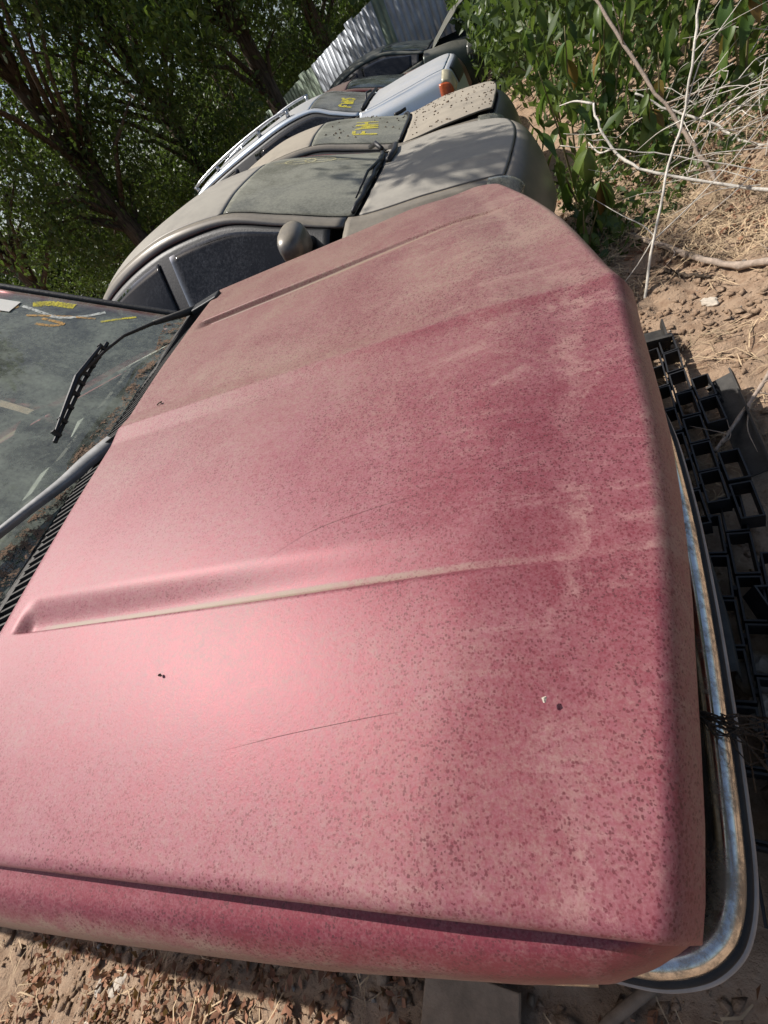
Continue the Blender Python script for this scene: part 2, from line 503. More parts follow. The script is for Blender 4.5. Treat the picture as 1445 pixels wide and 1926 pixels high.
M['soil_patch'] = soil_patch()
M['bark'] = bark_mat('grey_brown_bark', (0.055, 0.042, 0.032), (0.15, 0.115, 0.085))
M['leafT'] = leaf_mat('tree_leaf', (0.032, 0.056, 0.016), (0.085, 0.120, 0.032), 0.40)
M['leafN'] = leaf_mat('near_tree_leaf', (0.045, 0.085, 0.016), (0.12, 0.17, 0.03), 0.45)
M['leafB'] = leaf_mat('broad_weed_leaf', (0.060, 0.120, 0.024), (0.150, 0.205, 0.048), 0.36)
M['leafD'] = leaf_mat('undergrowth_leaf', (0.04, 0.075, 0.02), (0.10, 0.14, 0.04), 0.35)
M['leafY'] = leaf_mat('withered_leaf', (0.20, 0.12, 0.03), (0.30, 0.17, 0.06), 0.3)
M['stem'] = plain('green_brown_stem', (0.16, 0.14, 0.06), 0.7, 0, 0.3, 20)
M['dry'] = plain('dry_white_stalk', (0.56, 0.52, 0.45), 0.8, 0, 0.2, 30, 0.4)
M['drybrown'] = plain('dry_brown_stalk', (0.33, 0.26, 0.205), 0.85, 0, 0.25, 30, 0.4)
M['straw'] = plain('dry_straw', (0.42, 0.31, 0.19), 0.85, 0, 0.4, 6)
M['litter'] = leaf_mat('dead_leaf', (0.17, 0.07, 0.04), (0.40, 0.21, 0.125), 0.15, rough=0.8)
M['stone'] = plain('pale_stone', (0.50, 0.44, 0.36), 0.9, 0, 0.2, 12, 0.5)
M['greystone'] = plain('grey_stone', (0.30, 0.27, 0.23), 0.9, 0, 0.25, 14, 0.6)
M['board'] = plain('weathered_grey_board', (0.24, 0.175, 0.12), 0.85, 0, 0.3, 9, 0.4)
M['fence'] = plain('galvanised_sheet', (0.36, 0.39, 0.43), 0.5, 0.35, 0.18, 3, 0.05)
M['fencegreen'] = plain('pale_green_sheet', (0.22, 0.28, 0.21), 0.6, 0.1, 0.2, 4, 0.05)

# ------------------------------------------------------------------ ground
def axis(dense0, dense1, step, far0, far1, g=1.22):
    a = list(np.arange(dense0, dense1 + 1e-6, step))
    s = step; x = a[-1]
    while x < far1: s *= g; x += s; a.append(x)
    s = step; x = a[0]; b = []
    while x > far0: s *= g; x -= s; b.append(x)
    return np.array(b[::-1] + a)


def ground_z(x, y):
    x = np.asarray(x, float); y = np.asarray(y, float)
    z = 0.05 * fbm(x * 0.45, y * 0.45, 3, 5)
    z = z + 0.045 * fbm(x * 3.1, y * 3.1, 3, 21) + 0.026 * fbm(x * 10, y * 10, 3, 31) + 0.010 * vnoise(x * 31, y * 31, 41)
    # low bank in front of the row of cars
    z = z + 0.16 * smoothstep(2.0, 3.4, x + 0.15 * (y - 2)) * smoothstep(1.0, 3.0, y) * (1 - smoothstep(8, 16, x))
    return z


gx = axis(-1.9, 2.7, 0.014, -150, 150)
gy = axis(-1.5, 3.0, 0.014, -40, 220)
GX, GY = np.meshgrid(gx, gy, indexing='ij')
GZ = ground_z(GX, GY)
g = surf('ground', np.stack([GX, GY, GZ], -1), M['dirt'])
tag(g, 'dry tan dirt ground strewn with litter', None, kind='structure')


def gz(x, y): return float(ground_z(np.array([x]), np.array([y]))[0])


# ------------------------------------------------------------------ red car
W_, L_, B_ = 0.822, 1.092, 0.139
TH = math.radians(3.0)
PIV = Vector((0, -0.79, 0))
red = empty('red_sedan')
red.matrix_world = Matrix.Translation(PIV) @ Matrix.Rotation(TH, 4, 'X') @ Matrix.Translation(-PIV)
tag(red, 'dusty faded red sedan filling the foreground with chrome front bumper', 'car', 'cars in the scrapyard row')
TR_A = 0.511


def hood_z(x, y):
    u = np.abs(y) / W_
    z = 1.12 - 0.121 * x - 0.044 * u**2
    z = z + 0.0065 * np.clip(1 - np.abs(y) / 0.055, 0, 1)**1.1
    d = 0.017 * smoothstep(0.02, 0.05, x) * (1 - 0.62 * smoothstep(0.2, 0.90, x)) * (1 - smoothstep(0.88, 0.99, x))
    q = TR_A - np.abs(y)
    prof = np.where(q >= 0, 1 - smoothstep(0.004, 0.062, q), 1 - smoothstep(0.0, 0.009, -q))
    return z - d * prof + 0.0016 * fbm(x * 4, y * 4, 2, 77)


FX_Y = [0, .03, .08, .16, .25, .33, .41, .48, .555, .62, .69, .746, .797, .822]
FX_X = [1.113, 1.110, 1.103, 1.094, 1.084, 1.074, 1.060, 1.046, 1.029, 1.012, .994, .979, .963, .953]


def front_x(y):
    return np.interp(np.abs(y), FX_Y, FX_X) - 6.0 * np.clip(y - 0.73, 0, 1)**2


def build_hood():
    s = np.concatenate([np.linspace(0, 0.88, 190), np.linspace(0.885, 1.0, 46)])
    y = np.concatenate([np.linspace(-W_, -W_ + 0.03, 10), np.linspace(-W_ + 0.035, W_ - 0.035, 300), np.linspace(W_ - 0.03, W_, 10)])
    extra = np.arange(-0.03, 0.031, 0.003)
    y = np.unique(np.concatenate([y, TR_A + extra, -TR_A + extra, extra]))
    S, Y = np.meshgrid(s, y, indexing='ij')
    xr = -0.012 - 0.035 * (Y / W_)**2
    xf = front_x(Y)
    X = xr + S * (xf - xr)
    Z = hood_z(X, Y)
    t = np.clip((X - (xf - 0.032)) / 0.032, 0, 1)
    Z = Z - 0.046 * t**2.0
    Z = Z - 0.012 * smoothstep(xf - 0.23, xf - 0.07, X)
    e = np.clip((np.abs(Y) - (W_ - 0.014)) / 0.014, 0, 1)
    Z = Z - 0.008 * (1 - np.sqrt(np.maximum(1 - e**2, 0)))
    r = np.clip((0.02 - S) / 0.02, 0, 1)
    Z = Z - 0.012 * (1 - np.sqrt(np.maximum(1 - r**2, 0)))
    P = np.stack([X, Y, Z], -1)
    # folded flanges all round
    f = P[-1].copy(); f[:, 2] -= 0.028; f[:, 0] -= 0.004
    f2 = f.copy(); f2[:, 0] -= 0.03
    b = P[0].copy(); b[:, 2] -= 0.014
    P = np.concatenate([b[None], P, f[None], f2[None]], 0)
    l = P[:, 0].copy(); l[:, 2] -= 0.02
    rr = P[:, -1].copy(); rr[:, 2] -= 0.02
    P = np.concatenate([l[:, None], P, rr[:, None]], 1)
    return surf('hood', P, M['red'], red, flip=False)


hood = build_hood()


def fender(sign, name):
    xs = np.concatenate([np.linspace(-0.42, 0.80, 46), np.linspace(0.815, 0.945, 22)])
    yo_x = [-0.42, -0.1, 0.3, 0.6, 0.8, 0.874, 0.911, 0.936, 0.948]
    yo_y = [0.893, 0.892, 0.889, 0.882, 0.869, 0.860, 0.846, 0.832, 0.822]
    rows = []
    for x in xs:
        yo = np.interp(x, yo_x, yo_y)
        gap = 0.006 + 0.040 * float(smoothstep(-0.2, 0.95, x))
        z0 = 1.12 - 0.121 * x - 0.044 - 0.008 - gap
        if x < 0: z0 = 1.12 - 0.02 * x - 0.044 - 0.008 - gap
        yi = min(W_ - 0.03, yo - 0.012)
        k = (yo - yi)
        sec = [(yi, z0 - 0.05), (yi, z0), (yi + 0.45 * k, z0 - 0.002), (yi + 0.66 * k, z0 - 0.009), (yi + 0.86 * k, z0 - 0.032),
               (yi + 0.97 * k, z0 - 0.072), (yo, z0 - 0.12), (yo - 0.004, z0 - 0.17), (yo + 0.006, 0.66), (yo + 0.004, 0.5), (yo - 0.02, 0.28)]
        c = catmull(np.array(sec), np.linspace(0, len(sec) - 1, 50))
        rows.append([(x, sign * yy, zz) for yy, zz in c])
    P = np.array(rows)
    P[:, :, 2] = np.maximum(P[:, :, 2], 0.27)
    return surf(name, P, M['red_wing'], red, flip=(sign > 0))


def hood_line(name, pts, w, mat, n=40):
    c = spl([(x, y) for x, y in pts], n)
    d = np.gradient(c, axis=0); d /= np.linalg.norm(d, axis=1)[:, None]
    sd = np.stack([-d[:, 1], d[:, 0]], 1) * (w / 2) * np.sin(np.linspace(0.15, 3.0, n))[:, None]
    P_ = np.stack([np.concatenate([q, hood_z(q[:, 0], q[:, 1])[:, None] + 0.0005], 1) for q in (c - sd, c + sd)], 1)
    return surf(name, P_, mat, hood)


M['scratch'] = plain('scratch_in_the_dust', (0.13, 0.045, 0.045), 0.7, 0, 0.4, 300)
M['scratch_pale'] = plain('pale_scratch', (0.40, 0.24, 0.20), 0.8, 0, 0.3, 200)
hood_line('scratch', [(0.52, -0.46), (0.60, -0.42), (0.70, -0.40), (0.80, -0.39)], 0.0005, M['scratch'])
hood_line('scratch', [(0.52, -0.70), (0.60, -0.685), (0.70, -0.67), (0.74, -0.665)], 0.0004, M['scratch'])

fender(-1, 'fender')
fender(1, 'fender')
for sg in (-1, 1):
    mb = MB()
    mb.tube([(x, sg * y, z) for x, y, z in ((-0.4, 0.908, 0.60), (0.0, 0.908, 0.60), (0.4, 0.903, 0.60), (0.7, 0.893, 0.60), (0.82, 0.882, 0.60))], 0.009, 8)
    mb.build('side_moulding', M['chrome'], red, True)

# chrome front bumper: a profile swept round a plan curve
half = [(0.78, 0.848), (0.84, 0.858), (0.895, 0.860), (0.940, 0.849), (0.972, 0.826), (0.993, 0.790), (1.010, 0.735), (1.038, 0.61), (1.070, 0.45), (1.101, 0.27), (1.122, 0.1)]
plan = np.array([(x, -y) for x, y in half] + [(1.127, 0.0)] + [(x, y) for x, y in half[::-1]])


def sweep(profile, n=150):
    c = spl(plan, n)
    tan = np.gradient(c, axis=0); tan /= np.linalg.norm(tan, axis=1)[:, None]
    nor = np.stack([tan[:, 1], -tan[:, 0]], 1)
    rows = [[(*(p + q * o), z) for o, z in profile] for p, q in zip(c, nor)]
    return np.array(rows)


bump_prof = spl([(-0.12, 0.600), (-0.085, 0.612), (-0.055, 0.620), (-0.036, 0.632), (-0.020, 0.656), (-0.004, 0.662), (0.010, 0.650), (0.014, 0.625), (0.012, 0.60), (0.016, 0.52), (0.0, 0.47), (-0.04, 0.455)], 44)
surf('front_bumper', sweep(bump_prof), M['chrome'], red, flip=True)
strip_prof = spl([(0.010, 0.622), (0.019, 0.620), (0.025, 0.612), (0.025, 0.585), (0.019, 0.572), (0.010, 0.570)], 14)
surf('bumper_strip', sweep(strip_prof), M['greyrub'], red, flip=True)
seal_prof = spl([(0.011, 0.642), (0.019, 0.638), (0.018, 0.626), (0.011, 0.624)], 8)
surf('bumper_seal', sweep(seal_prof), M['rubber'], red, flip=True)

# front panel hidden behind the bumper, headlamps and radiator support
mb = MB()
mb.box((0.72, 0, 0.66), (0.06, 1.50, 0.44)); mb.box((0.80, 0, 0.885), (0.14, 1.46, 0.02))
mb.build('radiator_support', M['shadowblack'], red)
for sg in (-1, 1):
    mb = MB(); mb.box((0.86, sg * 0.58, 0.80), (0.12, 0.34, 0.13)); mb.build('headlight', M['lamp'], red, bevel=0.02)
mb = MB(); mb.box((0.30, 0, 0.62), (0.75, 1.3, 0.35)); mb.build('engine_block', M['shadowblack'], red, bevel=0.03)

# cowl with its slats
mb = MB()
mb.box((-0.08, 0, 1.045), (0.17, 1.50, 0.01))
mb.build('cowl_tray', M['shadowblack'], red)
mb = MB()
mb.add([(-0.135, -0.76, 1.083), (-0.135, 0.76, 1.083), (-0.172, 0.75, 1.081), (-0.172, -0.75, 1.081), (-0.135, -0.76, 1.05), (-0.135, 0.76, 1.05)],
       [(0, 1, 2, 3), (0, 4, 5, 1)])
mb.build('cowl_ledge', M['dustblack'], red)
slat = MB(); slat.box((-0.070, 0, 0), (0.128, 0.0048, 0.008), np.array(Matrix.Rotation(math.radians(-7), 3, 'Y')))
slat0 = slat.build('cowl_slat', M['dustblack'], red)
ys = np.arange(-0.70, 0.705, 0.0185)
def slat_z(y): return float(hood_z(np.array([0.0]), np.array([y]))[0]) - 0.022
slat0.location = (0, ys[0], slat_z(ys[0]))
for yv in ys[1:]:
    if abs(yv + 0.03) < 0.05 or abs(yv - 0.735) < 0.02: continue
    o = slat0.copy(); COL.objects.link(o); o.parent = red; o.location = (0, yv, slat_z(yv))
mb = MB(); mb.box((-0.06, 0.735, 1.085), (0.12, 0.05, 0.02)); mb.build('cowl_end_grille', M['black'], red, bevel=0.004)

# windscreen (plane leaning back 36 degrees, slightly curved)
ANG = math.radians(36)
GN = np.array([math.sin(ANG), 0, math.cos(ANG)]); GU = np.array([-math.cos(ANG), 0, math.sin(ANG)])
GP = np.array([-0.17, 0, 1.075])


def glass_pt(u, y, off=0.0):
    return GP + GU * u + np.array([0, y, 0]) + GN * (off + 0.012 * (1 - (y / 0.74)**2))


wsu = np.linspace(0.0, 0.70, 30); wsy = np.linspace(-1, 1, 60)
P = np.array([[glass_pt(u, t * 0.742) for t in wsy] for u in wsu])
surf('windshield', P, M['wsh_red'], red, flip=True)
for sg in (-1, 1):
    pts = [glass_pt(u, sg * 0.749, 0.004) for u in np.linspace(-0.02, 0.72, 12)]
    MB().tube(pts, 0.011, 8).build('windshield_trim', M['black'], red, True)
    pts = [glass_pt(u, sg * 0.775, -0.045) for u in np.linspace(-0.02, 0.74, 8)]
    MB().tube(pts, 0.028, 10).build('roof_pillar', M['red_side'], red, True)
# soil gathered at the foot of the glass
sl = np.array([[glass_pt(u, yv, 0.003 + 0.010 * max(0.0, 1 - u / (0.022 + 0.06 * (0.5 + fbm(np.array([yv * 6]), np.array([0.3]), 3, 3)[0])))) for u in np.linspace(-0.004, 0.085, 16)] for yv in np.linspace(-0.73, 0.73, 160)])
keep = surf('soil_drift', sl - GN * 0.004, M['soil_patch'], red, flip=False)
# strokes of paint marker on the glass


def ribbon(pts, wid, nrm, name, mat, parent, n=24):
    c = spl(pts, n); nrm = np.array(nrm)
    tan = np.gradient(c, axis=0); tan /= np.linalg.norm(tan, axis=1)[:, None] + 1e-9
    side = np.cross(tan, nrm); side /= np.linalg.norm(side, axis=1)[:, None] + 1e-9
    wv = wid * (0.8 + 0.4 * np.abs(np.sin(np.arange(n) * 1.7)))[:, None] / 2
    P_ = np.stack([c - side * wv, c + side * wv], 1)
    return surf(name, P_, mat, parent, thick=0.0)


def on_glass(pts): return [glass_pt(float(np.dot(np.array(p) - GP, GU)), p[1], 0.0014) for p in pts]


ribbon(on_glass([(-0.580, 0.668, 1.377), (-0.539, 0.693, 1.347), (-0.477, 0.697, 1.301)]), 0.030, GN, 'marker_stroke', M['yellow'], red)
ribbon(on_glass([(-0.60, 0.650, 1.39), (-0.554, 0.634, 1.358), (-0.488, 0.613, 1.310), (-0.429, 0.645, 1.267), (-0.388, 0.690, 1.237)]), 0.013, GN, 'marker_stroke', M['whitemark'], red)
ribbon(on_glass([(-0.523, 0.593, 1.335), (-0.462, 0.581, 1.291), (-0.484, 0.560, 1.307), (-0.525, 0.557, 1.336)]), 0.012, GN, 'marker_stroke', M['orange'], red)
ribbon(on_glass([(-0.567, 0.597, 1.367), (-0.481, 0.625, 1.305), (-0.398, 0.640, 1.244)]), 0.010, GN, 'marker_stroke', M['orange'], red)
ribbon(on_glass([(-0.66, 0.640, 1.435), (-0.611, 0.640, 1.399), (-0.639, 0.601, 1.420)]), 0.014, GN, 'marker_stroke', M['orange'], red)
ribbon(on_glass([(-0.378, 0.626, 1.230), (-0.34, 0.66, 1.202), (-0.301, 0.690, 1.174)]), 0.010, GN, 'marker_stroke', M['yellow'], red)
st = [glass_pt(u, y, 0.003) for u, y in ((0.55, 0.60), (0.63, 0.60), (0.63, 0.67), (0.55, 0.67))]
mesh('sticker', st, [(0, 1, 2, 3)], M['paper'], red)

# wipers
fw = empty('wiper', parent=red)
arm = [(-0.12, 0.742, 1.085), (-0.150, 0.70, 1.105), (-0.186, 0.600, 1.148), (-0.208, 0.472, 1.189), (-0.196, 0.359, 1.205), (-0.19, 0.235, 1.216)]
MB().tube(arm[:3], [0.013, 0.012, 0.008], 8).tube(arm[2:], [0.006, 0.0045, 0.004, 0.004], 8).build('wiper_arm', M['dustblack'], fw, True)
bl = spl([(-0.201, 0.394, 1.212), (-0.207, 0.217, 1.197), (-0.204, 0.004, 1.166)], 20)
mb = MB()
for i in range(19):
    a, b = bl[i], bl[i + 1]
    mb.tube([a, b], 0.0055, 6)
mb.tube([bl[2] + GN * 0.014, bl[6] + GN * 0.02, bl[10] + GN * 0.028, bl[14] + GN * 0.02, bl[18] + GN * 0.012], [0.004, 0.006, 0.008, 0.006, 0.004], 6)
for i in (2, 4, 6, 8, 10, 12, 14, 16, 18):
    mb.box(bl[i] + GN * 0.008, (0.012, 0.009, 0.022))
mb.build('wiper_blade', M['black'], fw)
nw = empty('wiper', parent=red)
arm = [(-0.095, 0.035, 1.092), (-0.132, -0.030, 1.102), (-0.158, -0.104, 1.112), (-0.187, -0.197, 1.132), (-0.208, -0.277, 1.149), (-0.24, -0.40, 1.174)]
tmp = np.array(arm)
rows = []
for i, (p, w) in enumerate(zip(spl(arm, 24), np.interp(np.linspace(0, 1, 24), [0, 0.25, 0.6, 1], [0.019, 0.018, 0.010, 0.006]))):
    d = np.array([0.25, 0.97, -0.1]); sd = np.cross(d, GN); sd /= np.linalg.norm(sd)
    rows.append([p - sd * w - GN * 0.008, p - sd * w + GN * 0.002, p - sd * w * 0.7 + GN * 0.008, p + sd * w * 0.7 + GN * 0.008, p + sd * w + GN * 0.002, p + sd * w - GN * 0.008])
surf('wiper_arm', np.array(rows), plain('grey_wiper_arm', (0.24, 0.24, 0.235), 0.5, 0.2, 0.2, 30), nw, smooth=False)
bl2 = [glass_pt(0.10, -0.30, 0.03), glass_pt(0.085, -0.46, 0.012), glass_pt(0.06, -0.66, 0.012)]
MB().tube(bl2, 0.006, 6).build('wiper_blade', M['black'], nw)

# cabin of the red car
dash = np.array([[(x, y, z + 0.015 * math.cos(y * 3)) for y in np.linspace(-0.70, 0.70, 24)] for x, z in ((-0.20, 1.045), (-0.35, 1.05), (-0.50, 1.055), (-0.60, 1.03), (-0.64, 0.96), (-0.62, 0.70))])
surf('dashboard', dash, M['dash'], red)
sw = [(-0.78 + 0.05 * math.sin(t), 0.36 + 0.19 * math.cos(t), 0.98 + 0.17 * math.sin(t)) for t in np.linspace(0, 2 * math.pi, 30)]
mb = MB(); mb.tube(sw, 0.014, 8)
mb.tube([(-0.62, 0.36, 0.94), (-0.78, 0.36, 0.98)], 0.025, 8).tube([(-0.78, 0.18, 0.98), (-0.78, 0.54, 0.98)], 0.012, 6)
mb.build('steering_wheel', M['black'], red, True)
for yv in (-0.36, 0.36):
    s = empty('front_seat', parent=red)
    mb = MB(); mb.box((-1.20, yv, 0.62), (0.52, 0.52, 0.16)); mb.build('seat_cushion', M['seat'], s, bevel=0.05)
    mb = MB(); mb.box((-1.52, yv, 0.93), (0.16, 0.52, 0.62), np.array(Matrix.Rotation(math.radians(-14), 3, 'Y'))); mb.build('seat_back', M['seat'], s, bevel=0.05)
    mb = MB(); mb.box((-1.60, yv, 1.28), (0.09, 0.26, 0.15)); mb.build('headrest', M['seat'], s, bevel=0.03)
for k, (u, y, r) in enumerate(((-0.42, 0.30, 0.3), (-0.36, -0.05, 1.1), (-0.46, 0.05, 0.6), (-0.33, 0.42, 2.0))):
    mb = MB(); mb.box((0, 0, 0), (0.14, 0.09, 0.003))
    o = mb.build('paper_scrap', M['paper'], red); o.location = (u, y, 1.075); o.rotation_euler = (0.05, 0.04, r)


# ------------------------------------------------------------------ generic car shell
def make_surface(stations):
    """stations: list of (x, bow, [(y, z) * 7]); returns S(u, v) for v in -6..6 (0 centre, sign = side)"""
    xs = np.array([s[0] for s in stations], float); bw = np.array([s[1] for s in stations], float)
    sec = np.array([s[2] for s in stations], float)

    def S(u, v):
        u = np.asarray(u, float).ravel(); v = np.asarray(v, float).ravel()
        x = catmull(xs, u); b = catmull(bw, u)
        rows = catmull(sec, u)                      # (nu, 7, 2)
        sg = np.where(v < 0, -1.0, 1.0); av = np.abs(v)
        mir = rows[:, 1:2].copy(); mir[:, :, 0] *= -1
        full = np.concatenate([mir, rows], 1)       # index 0 is the mirrored neighbour
        out = np.zeros((len(u), len(v), 3))
        tt = av + 1
        c = np.stack([catmull(full[i], tt) for i in range(len(u))])
        out[:, :, 1] = c[:, :, 0] * sg
        out[:, :, 2] = c[:, :, 1]
        out[:, :, 0] = x[:, None] - b[:, None] * (c[:, :, 0] / 0.9)**2
        return out
    return S


def patch(name, S, u0, u1, v0, v1, mat, parent, nu=18, nv=14, off=0.0, thick=0.012):
    P = S(np.linspace(u0, u1, nu), np.linspace(v0, v1, nv))
    if off:
        du = np.gradient(P, axis=0); dv = np.gradient(P, axis=1)
        n = np.cross(du, dv); n /= np.linalg.norm(n, axis=2)[:, :, None] + 1e-9
        c = np.array([P[:, :, 0].mean(), 0, 0.6])
        if np.sum(n * (P - c)) < 0: n = -n
        P = P + n * off
    # outward orientation
    du = np.gradient(P, axis=0); dv = np.gradient(P, axis=1)
    n = np.cross(du, dv); c = np.array([P[:, :, 0].mean(), 0, 0.6])
    fl = np.sum(n * (P - c)) < 0
    return surf(name, P, mat, parent, thick=thick, flip=fl)


def wheel(parent, x, y, r=0.30, w=0.19):
    e = empty('wheel', (x, y, r), parent=parent)
    mb = MB()
    pr = [(r * 0.62, -w / 2), (r * 0.95, -w / 2), (r, -w * 0.36), (r, w * 0.36), (r * 0.95, w / 2), (r * 0.62, w / 2)]
    n = 36
    vs_ = [(a * math.cos(2 * math.pi * k / n), b, a * math.sin(2 * math.pi * k / n)) for k in range(n) for a, b in pr]
    m = len(pr)
    mb.add(vs_, [(k * m + i, k * m + i + 1, ((k + 1) % n) * m + i + 1, ((k + 1) % n) * m + i) for k in range(n) for i in range(m - 1)])
    mb.build('tyre', M['rubber'], e, True)
    mb = MB(); mb.cyl((0, 0, 0), (0, 1, 0), r * 0.63, w * 0.8, 28)
    for k in range(5):
        a = 2 * math.pi * k / 5
        mb.box((0.35 * r * math.cos(a), (-1 if y < 0 else 1) * w * 0.42, 0.35 * r * math.sin(a)), (r * 0.5, 0.015, 0.05), np.array(Matrix.Rotation(-a, 3, 'Y')))
    mb.build('rim', M['steel'], e)
    return e


def build_car(name, label, st, body, wsh, loc, yaw=0.0, pitch=0.0, roll=0.0, u_h=(2, 4), u_w=(4, 6), u_r=(6, 8), u_b=(8, 9), u_t=(9, 10),
              pillar_u=6.95, hood_open=None, side=None, cargo=True, hinge_dark=True):
    side = side or body
    root = empty(name, loc, (roll, pitch, yaw))
    tag(root, label, 'car', 'cars in the scrapyard row')
    S = make_surface(st); n = len(st) - 1
    g_ = 0.015
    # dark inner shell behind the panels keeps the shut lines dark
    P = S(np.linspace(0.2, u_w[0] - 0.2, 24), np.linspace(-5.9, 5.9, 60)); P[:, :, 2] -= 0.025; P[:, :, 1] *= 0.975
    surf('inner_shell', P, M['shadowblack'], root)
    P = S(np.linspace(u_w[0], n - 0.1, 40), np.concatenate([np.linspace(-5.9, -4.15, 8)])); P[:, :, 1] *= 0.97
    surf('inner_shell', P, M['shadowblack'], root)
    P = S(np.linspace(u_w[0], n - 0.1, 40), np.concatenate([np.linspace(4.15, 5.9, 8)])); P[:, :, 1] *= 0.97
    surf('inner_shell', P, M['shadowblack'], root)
    hood_o = patch('hood', S, u_h[0] + 0.004, u_h[1] - 0.07, -1.985, 1.985, body, root, 30, 90, off=0.004)
    vv = np.linspace(-1.985, 1.985, 90)
    ridge = 0.009 * np.exp(-((np.abs(vv) - 1.25) / 0.07)**2) + 0.006 * np.exp(-((np.abs(vv) - 0.62) / 0.05)**2)
    for i_, v in enumerate(hood_o.data.vertices): v.co.z += ridge[i_ % 90] * math.sin(math.pi * min(0.85, (i_ // 90) / 29 * 0.8 + 0.12))
    if hood_open:
        piv, ang = hood_open
        for v in hood_o.data.vertices:
            p = v.co; dx = p.x - piv[0]; dz = p.z - piv[2]
            p.x = piv[0] + dx * math.cos(ang) - dz * math.sin(ang); p.z = piv[2] + dx * math.sin(ang) + dz * math.cos(ang)
    patch('front_bumper', S, 0, u_h[0] - 0.012, -6, 6, side, root, 18, 60)
    patch('cowl', S, u_h[1] - 0.11, u_h[1] + 0.03, -1.97, 1.97, M['black'], root, 5, 30, off=-0.012)
    patch('windshield', S, u_w[0] + 0.02, u_w[1] - 0.015, -1.95, 1.95, wsh, root, 24, 34, off=0.001, thick=0.004)
    patch('roof', S, u_r[0] + 0.015, u_r[1] - 0.02, -1.985, 1.985, body, root, 26, 34)
    patch('rear_window', S, u_b[0] + 0.01, u_b[1] - 0.03, -1.95, 1.95, M['tint'], root, 14, 26, thick=0.004)
    patch('trunk_lid', S, u_t[0], u_t[1] - 0.02, -1.97, 1.97, body, root, 10, 26)
    patch('rear_bumper', S, u_t[1] + 0.01, n, -6, 6, side, root, 8, 50)
    for sg in (-1, 1):
        v = lambda a: sg * a
        patch('fender', S, u_h[0] + 0.0, u_w[0] + 0.10, v(2.006), v(6), side, root, 26, 24)
        patch('roof_rail', S, u_w[0] + 0.12, u_t[0] + 0.3, v(2.008), v(2.985), side, root, 44, 7)
        patch('window_frame', S, u_w[0] + 0.30, u_b[0] + 0.42, v(2.99), v(3.985), M['black'], root, 40, 9, off=-0.006, thick=0.004)
        patch('side_window', S, u_w[0] + 0.62, pillar_u - 0.10, v(3.16), v(3.95), M['tint'], root, 22, 10, off=0.0, thick=0.003)
        patch('side_window', S, pillar_u + 0.10, u_b[0] + 0.22, v(3.16), v(3.95), M['tint'], root, 22, 10, off=0.0, thick=0.003)
        patch('quarter_panel', S, u_b[0] + 0.30, u_t[1], v(3.0), v(6), side, root, 22, 20)
        patch('door', S, u_w[0] + 0.13, pillar_u - 0.02, v(4.0), v(5.95), side, root, 22, 14)
        patch('door', S, pillar_u + 0.02, u_b[0] + 0.27, v(4.0), v(5.95), side, root, 22, 14)
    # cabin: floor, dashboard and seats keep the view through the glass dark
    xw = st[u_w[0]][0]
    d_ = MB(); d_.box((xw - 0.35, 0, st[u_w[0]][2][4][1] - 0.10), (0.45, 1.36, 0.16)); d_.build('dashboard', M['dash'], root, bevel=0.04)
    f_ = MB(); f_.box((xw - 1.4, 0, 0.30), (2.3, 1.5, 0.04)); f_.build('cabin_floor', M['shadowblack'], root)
    for yv in (-0.36, 0.36):
        s_ = MB(); s_.box((xw - 1.05, yv, 0.50), (0.5, 0.48, 0.18)).box((xw - 1.32, yv, 0.80), (0.14, 0.48, 0.55)).box((xw - 1.35, yv, 1.10), (0.09, 0.24, 0.12))
        s_.build('front_seat', M['seat'], root, bevel=0.04)
    s_ = MB(); s_.box((xw - 1.95, 0, 0.50), (0.5, 1.25, 0.2)).box((xw - 2.18, 0, 0.78), (0.14, 1.25, 0.5)); s_.build('rear_seat', M['seat'], root, bevel=0.04)
    xn = st[0][0]; xt = st[-1][0]
    for x in (xn - 0.82, xt + 0.75):
        for y in (-0.78, 0.78): wheel(root, x, y)
    return root, S


def side_mirror(root, p, sg, mat, size=(0.13, 0.20, 0.135)):
    """rounded door mirror shell on a short foot"""
    e = empty('door_mirror', p, parent=root)
    n, m = 18, 14
    P = np.zeros((n, m, 3))
    for i in range(n):
        for j in range(m):
            t = 2 * math.pi * i / (n - 1); ph = math.pi * j / (m - 1)
            cx, cy_, cz = math.cos(ph), math.sin(ph) * math.cos(t), math.sin(ph) * math.sin(t)
            se = lambda c, k: math.copysign(abs(c)**k, c)
            P[i, j] = (se(cx, 0.8) * size[0] * 0.5 * (1.0 if cx > 0 else 0.45), se(cy_, 0.72) * size[1] / 2, se(cz, 0.75) * size[2] / 2 * (1.0 - 0.22 * sg * (cy_)))
    surf('mirror_shell', P, mat, e)
    mb = MB(); mb.tube([(0.0, -sg * size[1] * 0.4, -0.02), (0.01, -sg * (size[1] * 0.72), -0.05), (0.0, -sg * (size[1] * 0.95), -0.07)], [0.035, 0.028, 0.035], 10)
    mb.build('mirror_foot', M['black'], e, True)
    return e


